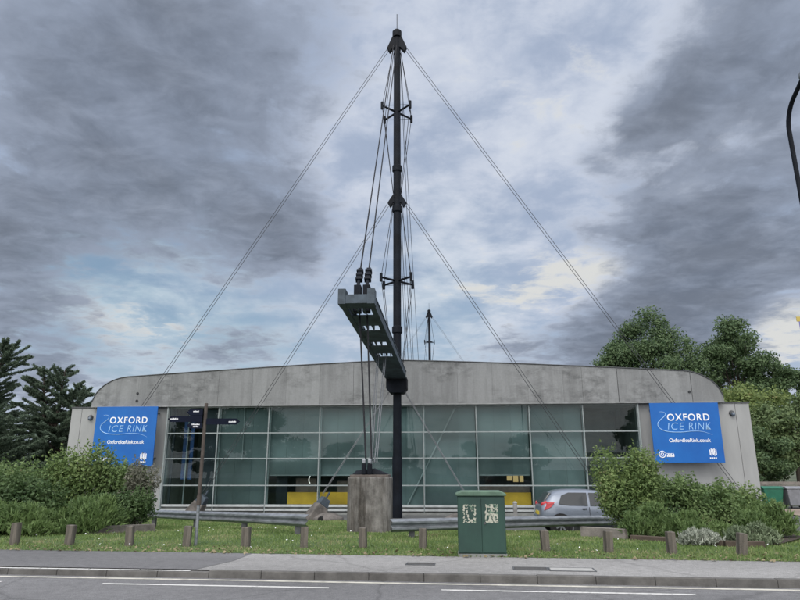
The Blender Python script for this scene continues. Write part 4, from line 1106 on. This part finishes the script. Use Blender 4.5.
# ------------------------------------------------------------------ trees
def broad_tree(name, label, x, y, h, r, m, n, leaf, crown0=.28, clumps=70, group='trees beyond the hall', trunk=.28):
    t = thing(name, label, 'tree', (x, y, -1.1), 0, group)
    zc = h * (crown0 + 1) / 2; rz = h * (1 - crown0) / 2; cs = []
    while len(cs) < clumps:
        d = RNG.normal(size=3); d /= np.linalg.norm(d); q = RNG.uniform(.25, 1) ** .5
        p = np.array([d[0] * r * q, d[1] * r * q, zc + d[2] * rz * q])
        p[:2] *= 1.0 + .12 * math.sin(3 * math.atan2(d[1], d[0]) + x)
        cs.append((*p, RNG.uniform(.15, .30) * r))
    bl = [(c[0], c[1], c[2], c[3] * 1.15, c[3] * 1.15, c[3] * .85, c[3] ** 2) for c in cs]
    V, F = leaf_blobs(bl, n, leaf, .4, 1.9)
    np_mesh('crown', V, F, m, t)
    mb = MB(); top = Vector((RNG.uniform(-.4, .4), 0, h * .8))
    mb.tube([(0, 0, 0), (.05, 0, h * .25), tuple(top.lerp(Vector((0, 0, h * .3)), .4)), tuple(top)], [trunk, trunk * .8, trunk * .5, trunk * .15], 10)
    for c in cs[::2]:
        b = Vector((0, 0, h * RNG.uniform(.22, .6))); e = Vector(c[:3]); mm = b.lerp(e, .5) + Vector((0, 0, -.3)); mb.tube([b, mm, e], [trunk * .3, trunk * .18, trunk * .05], 5)
    mb.build('trunk', M['bark'], t, smooth=True)
    return t
T1 = leaf_mat('tree_leaf_dark', (0.040, 0.080, 0.036), (0.120, 0.180, 0.080), None, .3)
T2 = leaf_mat('tree_leaf_light', (0.082, 0.130, 0.040), (0.215, 0.275, 0.090), (.17, .16, .06), .35)
T3 = leaf_mat('tree_leaf_mid', (0.066, 0.112, 0.048), (0.175, 0.235, 0.100), None, .3)
broad_tree('broadleaf_tree', 'dark broad tree whose crown rises behind the right shoulder of the hall', 31.0, 76.0, 20.6, 5.9, T1, 52000, .165, .22, 115)
broad_tree('broadleaf_tree', 'dark open-crowned tree right of the hall with sky gaps', 41.2, 76.0, 19.9, 5.2, T1, 46000, .165, .16, 125)
broad_tree('broadleaf_tree', 'smaller dark tree at the far right with a drooping side', 45.6, 74.0, 16.2, 3.9, T1, 21000, .165, .16, 65)
broad_tree('broadleaf_tree', 'light green lower tree beside the right end of the hall', 33.4, 62.0, 11.0, 5.0, T2, 30000, .15, .08, 60)
broad_tree('broadleaf_tree', 'mid green bushy tree above the bins at the right edge', 35.5, 55.0, 9.0, 4.6, T3, 28000, .135, .05, 60)
broad_tree('broadleaf_tree', 'mid green tree leaning in from the right edge behind the fence', 43.0, 60.0, 10.5, 5.0, T3, 20000, .15, .05, 50)
broad_tree('broadleaf_tree', 'dark shrubby tree in the gap beside the hall behind the bins', 29.2, 54.0, 5.6, 3.2, T1, 14000, .13, .03, 40)

def cedar(label, x, y, h, r, n_l, leaders=((0, 0, 1.0),)):
    """layered conifer: long limbs rising to ragged tips, flat drooping sprays along them"""
    t = thing('cedar_tree', label, 'tree', (x, y, -1.1), 0, 'conifers left of the hall')
    mb = MB(); Ps = []; Ds = []
    for lx_, ly_, hf in leaders:
        H = h * hf; top = np.array([lx_, ly_, H])
        mb.tube([(0, 0, 0), (lx_ * .35, ly_ * .35, H * .4), tuple(top)], [.32, .2, .02], 10)
        nl = int(n_l * hf / sum(l[2] for l in leaders))
        for k in range(nl):
            q = RNG.uniform(.05, .985); z0 = H * q; L_ = max(.6, r * (1.06 - q) ** .75 * RNG.uniform(.4, 1.35))
            az = RNG.uniform(0, 2 * PI); up = RNG.uniform(.10, .85) * (.4 + q * .8)
            f = max(0, q - .0); b = np.array([lx_ * f ** 1.4, ly_ * f ** 1.4, z0]); dr = np.array([math.cos(az), math.sin(az), up])
            bow = RNG.uniform(-.02, .16)
            def at(s_): return b + dr * L_ * s_ + np.array([0, 0, -bow * L_ * s_ * s_])
            mb.tube([tuple(at(s_)) for s_ in np.linspace(0, 1, 6)], [.06, .05, .04, .03, .018, .006], 5)
            side = np.array([-math.sin(az), math.cos(az), 0])
            for j in range(int(44 * L_) + 8):
                s_ = RNG.uniform(.12, 1.0) ** .85; c = at(s_); sg = RNG.choice((-1, 1)); ln = RNG.uniform(.10, .46) * (1.12 - s_ * 1.0) * min(1, .22 + L_ / 3.2)
                lift = RNG.uniform(-.35, .2)
                for i in range(6):
                    qq = (i + .5) / 6; Ps.append(c + (side * sg * .8 + dr * .5) * ln * qq + np.array([0, 0, lift * qq * ln]) + RNG.normal(size=3) * .045)
                    Ds.append(side * sg * .8 + dr * .6 + RNG.normal(size=3) * .5)
    P = np.array(Ps); D = np.array(Ds); D /= np.linalg.norm(D, axis=1)[:, None]
    sd = np.cross(D, RNG.normal(size=P.shape)); sd /= np.linalg.norm(sd, axis=1)[:, None] + 1e-9
    l_ = RNG.uniform(.06, .15, len(P))[:, None]; w = .032
    V = np.stack([P - D * l_, P + sd * w, P + D * l_, P - sd * w], 1).reshape(-1, 3)
    np_mesh('crown', V, np.arange(4 * len(P)).reshape(-1, 4), M['needle'], t)
    mb.build('trunk', M['bark'], t, smooth=True)
M['needle'] = leaf_mat('cedar_needle', (0.052, 0.082, 0.058), (0.135, 0.185, 0.125), None, .3)
cedar('tall dark cedar cut by the left edge with ragged upswept tip', -33.2, 50.0, 12.5, 6.3, 300, ((1.0, 0, 1.0), (-1.5, .5, .85)))
cedar('smaller dark cedar between the tall one and the hall corner', -26.8, 49.0, 10.8, 4.6, 280, ((.3, 0, .95), (-1.4, 0, .93), (1.9, .3, .84)))
cedar('low dark conifer filling the gap behind the left hedge', -28.6, 44.0, 6.4, 4.4, 150)

# trees on the far side of the road, behind the viewer: the glass mirrors them
proto = broad_tree('broadleaf_tree', 'round green tree across the road mirrored in the right end of the glazing', 30, -22, 12.5, 5.2, T3, 7000, .34, .2, 45, 'trees across the road')
for x_, y_, k_, rz_, lb in ((-31, -24, .98, 1.1, 'round green tree across the road mirrored in the left end of the glazing'), (40, -26, .9, 2.2, 'round green tree across the road far to the right'),
                           (-41, -28, .95, .4, 'round green tree across the road far to the left'), (12, -42, .56, 2.9, 'small green tree across the road mirrored right of the mast'),
                           (-10, -40, .50, 3.6, 'small green tree across the road mirrored left of the mast'), (-21, -44, .62, 5.0, 'small green tree across the road mirrored in the second bay'), (1, -46, .46, 4.2, 'lowest small green tree across the road behind the viewer')):
    c = copy_tree(proto); c.location = (x_, y_, -.1); c.rotation_euler = (0, 0, rz_); c.scale = (k_ * 1.2, k_ * 1.2, k_); c['label'] = lb

# ------------------------------------------------------------------ sky and light
w = bpy.data.worlds.new('World'); scene.world = w; w.use_nodes = True
nt = w.node_tree; nt.nodes.clear()
wo = nt.nodes.new('ShaderNodeOutputWorld'); bg = nt.nodes.new('ShaderNodeBackground'); bg.inputs['Strength'].default_value = 0.1
SUN_EL, SUN_AZ = math.radians(48), math.radians(200)       # azimuth measured from +y towards +x
sky = nt.nodes.new('ShaderNodeTexSky'); sky.sky_type = 'NISHITA'; sky.sun_disc = False
sky.sun_elevation = SUN_EL; sky.sun_rotation = SUN_AZ; sky.air_density = 1.0; sky.dust_density = 2.0; sky.ozone_density = 1.5
tc = nt.nodes.new('ShaderNodeTexCoord')
def vm(op, a, b=None, out=0):
    x = nt.nodes.new('ShaderNodeVectorMath'); x.operation = op
    for i, q in enumerate((a, b)):
        if q is None: continue
        if isinstance(q, tuple): x.inputs[i].default_value = q
        else: lnk(nt, q, x.inputs[i])
    return x.outputs['Value'] if op in ('DOT_PRODUCT', 'LENGTH') else x.outputs[0]
def mt(op, a, b=None, c=None, clamp=False):
    x = nt.nodes.new('ShaderNodeMath'); x.operation = op; x.use_clamp = clamp
    for i, q in enumerate((a, b, c)):
        if q is None: continue
        if isinstance(q, (int, float)): x.inputs[i].default_value = q
        else: lnk(nt, q, x.inputs[i])
    return x.outputs[0]
def mrange(v, f0, f1, t0, t1, smooth=True):
    x = nt.nodes.new('ShaderNodeMapRange'); x.interpolation_type = 'SMOOTHSTEP' if smooth else 'LINEAR'
    for k, q in (('From Min', f0), ('From Max', f1), ('To Min', t0), ('To Max', t1)): x.inputs[k].default_value = q
    lnk(nt, v, x.inputs['Value']); return x.outputs[0]
D_ = vm('NORMALIZE', tc.outputs['Generated'])
sep = nt.nodes.new('ShaderNodeSeparateXYZ'); lnk(nt, D_, sep.inputs[0])
zz = mt('MAXIMUM', mt('ADD', sep.outputs['Z'], 0.14), 0.06)
cmb = nt.nodes.new('ShaderNodeCombineXYZ'); lnk(nt, mt('DIVIDE', sep.outputs['X'], zz), cmb.inputs[0]); lnk(nt, mt('DIVIDE', sep.outputs['Y'], zz), cmb.inputs[1])
def noise(scale, detail, rough, off, dist=0.0, stretch=(1, 1, 1)):
    mp = nt.nodes.new('ShaderNodeMapping'); mp.inputs['Location'].default_value = off; mp.inputs['Scale'].default_value = stretch
    n = nt.nodes.new('ShaderNodeTexNoise'); n.inputs['Scale'].default_value = scale; n.inputs['Detail'].default_value = detail
    n.inputs['Roughness'].default_value = rough; n.inputs['Distortion'].default_value = dist
    lnk(nt, cmb.outputs[0], mp.inputs['Vector']); lnk(nt, mp.outputs[0], n.inputs['Vector']); return n.outputs['Fac']
# bearings of the cloud banks: azimuth, elevation (degrees), angular size, weight
TH = math.radians(14.8)
def bearing(px, py):
    x, yc, zc = (px - 400) / 622, -(py - 300) / 622, 1.0
    v = Vector((x, zc * math.cos(TH) - yc * math.sin(TH), zc * math.sin(TH) + yc * math.cos(TH))).normalized()
    return (math.degrees(math.atan2(v.x, v.y)), math.degrees(math.asin(v.z)))
def bank(az, el, size, wgt, aspect=1.0):
    a, e = math.radians(az), math.radians(el); s = math.radians(size)
    c = Vector((math.sin(a) * math.cos(e), math.cos(a) * math.cos(e), math.sin(e))); up = Vector((-math.sin(a) * math.sin(e), -math.cos(a) * math.sin(e), math.cos(e)))
    dt = vm('DOT_PRODUCT', D_, tuple(c)); q = mt('SUBTRACT', 1.0, dt)
    if aspect != 1.0:
        v = vm('DOT_PRODUCT', D_, tuple(up)); q = mt('ADD', q, mt('MULTIPLY', mt('MULTIPLY', v, v), (aspect * aspect - 1) / 2))
    return mt('MULTIPLY', mt('EXPONENT', mt('MULTIPLY', q, -1 / (s * s))), wgt)
DARK = [(-18.5, 30.4, 8.75, 0.42, 1.0), (-32.3, 32.2, 8.29, 0.30, 1.0), (-32.9, 14.1, 6.91, 0.34, 1.0), (-10.8, 23.1, 3.68, 0.22, 1.3), (29.4, 17.9, 8.29, 0.52, 1.1), (20.6, 19.5, 4.61, 0.28, 1.4), (33.2, 32.7, 5.53, 0.42, 1.0), (24.7, 28.7, 2.40, 0.42, 1.6), (18.6, 26.3, 1.66, 0.26, 1.5), (30.1, 26.0, 3.68, -0.26, 2.4), (19.9, 21.4, 1.84, -0.20, 2.0), (13.9, 20.2, 2.76, 0.22, 2.0), (28.1, 31.4, 2.03, 0.20, 1.5), (14.7, 11.7, 5.53, 0.24, 2.2), (3.7, 10.6, 4.61, 0.15, 2.0), (-9.7, 19.6, 3.68, 0.16, 2.0), (-13.3, 18.2, 5.53, 0.20, 2.0), (-15.1, 10.3, 3.68, 0.26, 2.2), (-29.0, 9.3, 3.68, 0.24, 2.0), (24.6, 10.5, 6.91, 0.30, 1.8), (-7.5, 37.3, 5.07, 0.16, 1.0), (16.4, 10.7, 5.53, 0.14, 2.0), (9.9, 24.5, 9.21, -0.34, 1.0), (18.6, 16.9, 3.22, -0.34, 1.8), (12.2, 14.9, 4.15, -0.38, 1.6), (-24.8, 12.0, 5.53, -0.34, 1.6), (32.6, 9.8, 2.76, -0.50, 1.0), (3.2, 36.7, 5.53, -0.22, 1.0), (16.5, 34.8, 5.53, -0.24, 1.0), (26.8, 22.4, 2.03, -0.20, 2.0), (-5.1, 28.3, 4.15, -0.22, 1.3), (3.8, 15.7, 6.45, -0.22, 1.2), (28.8, 36.1, 2.76, -0.20, 1.0), ]
BLUE = [(-23.3, 12.6, 6.91, 0.62, 1.3), (-12.9, 10.8, 4.15, 0.40, 1.3), (-29.2, 16.1, 3.68, 0.32, 1.3), (-20.1, 23.5, 4.15, 0.25, 1.0), (2.8, 12.0, 5.53, 0.40, 1.2), (3.9, 19.4, 5.53, 0.15, 1.0), ]
BRIGHT = [(18.6, 16.9, 3.32, 0.55, 2.0), (12.7, 15.4, 3.13, 0.50, 1.8), (6.7, 15.2, 2.03, 0.30, 2.0), (-25.5, 11.3, 4.15, 0.42, 2.2), (32.6, 9.8, 2.21, 0.80, 1.0), (15.4, 21.8, 3.68, 0.16, 1.6), (26.8, 22.4, 2.21, 0.30, 2.2), (14.5, 35.0, 6.45, 0.18, 1.2), (19.5, 35.5, 1.84, 0.20, 1.0), (-18.1, 11.0, 2.76, 0.20, 2.0), ]
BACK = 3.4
def total(lst):
    s = None
    for q in lst:
        v = bank(*q); s = v if s is None else mt('ADD', s, v)
    return s
n1 = noise(0.9, 10, .55, (3.1, 1.7, 0), 0.0, (1, .9, 1)); n2 = noise(3.4, 12, .58, (7.3, 2.2, 0), 0.2, (1, .85, 1)); n3 = noise(9.5, 10, .62, (1.3, 5.2, 0), 0.35, (.85, 1, 1))
def cen(n, k): return mt('MULTIPLY', mt('SUBTRACT', n, .5), k)
def addm(*q):
    r = q[0]
    for x in q[1:]: r = mt('ADD', r, x)
    return r
def mixc(f, a, b):
    x = nt.nodes.new('ShaderNodeMix'); x.data_type = 'RGBA'; lnk(nt, f, x.inputs[0])
    for i, q in ((6, a), (7, b)):
        if isinstance(q, tuple): x.inputs[i].default_value = (*q, 1)
        else: lnk(nt, q, x.inputs[i])
    return x.outputs[2]
# thin high cloud, lavender to white, with clear sky showing faintly through
veil = mixc(mrange(addm(n2, cen(n3, .5), cen(n1, .6)), .32, .70, 0, 1), (4.2, 4.9, 6.35), (6.4, 6.9, 7.9))
blue = addm(total(BLUE), cen(n2, -1.0), cen(n3, -.4))
skc = mixc(mrange(n2, .35, .65, 0, 1), vm('MULTIPLY', sky.outputs[0], (1.15, 1.22, 1.12)), (4.6, 6.1, 6.8))
veil = mixc(mt('MULTIPLY', blue, .9, clamp=True), veil, skc)
# bright breaks with lumpy edges
lit = mrange(addm(total(BRIGHT), cen(n2, 1.2), cen(n3, 1.7)), .26, .74, 0, 1)
veil = mixc(lit, veil, (7.0, 7.1, 7.0))
# heavy grey banks in front
dk = addm(total(DARK), cen(n1, .75), cen(n2, 1.2), cen(n3, .85))
mask = mrange(dk, .0, .38, 0, .93)
tone = addm(mt('MULTIPLY', total(DARK), .75), cen(n3, -.75), cen(n2, .7), cen(n1, .5))
bankc = mixc(mrange(tone, .0, .62, 0, 1), (2.95, 3.45, 4.45), (1.40, 1.67, 2.20))
cloud = mixc(mask, veil, bankc)
# extra brightness and warmth added to the sky overhead and behind, lighting the foreground
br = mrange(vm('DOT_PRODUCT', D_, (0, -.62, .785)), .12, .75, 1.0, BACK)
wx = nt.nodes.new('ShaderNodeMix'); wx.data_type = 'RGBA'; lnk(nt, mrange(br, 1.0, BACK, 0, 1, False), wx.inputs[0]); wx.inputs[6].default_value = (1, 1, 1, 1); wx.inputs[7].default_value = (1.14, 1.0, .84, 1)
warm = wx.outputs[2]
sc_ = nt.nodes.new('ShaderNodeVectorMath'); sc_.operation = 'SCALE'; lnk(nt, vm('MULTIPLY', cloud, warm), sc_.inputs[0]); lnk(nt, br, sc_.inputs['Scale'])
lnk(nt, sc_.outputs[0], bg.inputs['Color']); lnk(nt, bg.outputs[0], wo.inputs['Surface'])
sl = bpy.data.lights.new('sun', 'SUN'); sl.energy = 1.3; sl.angle = math.radians(40); sl.color = (1, .96, .91)
so = bpy.data.objects.new('sun', sl); COL.objects.link(so)
v = Vector((math.sin(SUN_AZ) * math.cos(SUN_EL), math.cos(SUN_AZ) * math.cos(SUN_EL), math.sin(SUN_EL)))
so.rotation_euler = v.to_track_quat('Z', 'Y').to_euler(); so.location = (0, -20, 40)

# ------------------------------------------------------------------ camera
cd = bpy.data.cameras.new('camera'); co = bpy.data.objects.new('camera', cd); COL.objects.link(co); scene.camera = co
cd.sensor_width = 36; cd.lens = 622 / 800 * 36; cd.clip_end = 6000
co.location = (0, 0, EYE)
R = Matrix.Rotation(math.radians(90 + 14.8), 4, 'X') @ Matrix.Rotation(math.radians(-0.1), 4, 'Z')
co.rotation_euler = R.to_euler()
vs = scene.view_settings; vs.view_transform = 'Standard'; vs.look = 'None'; vs.exposure = 0.0; vs.gamma = 1.0; vs.use_curve_mapping = False
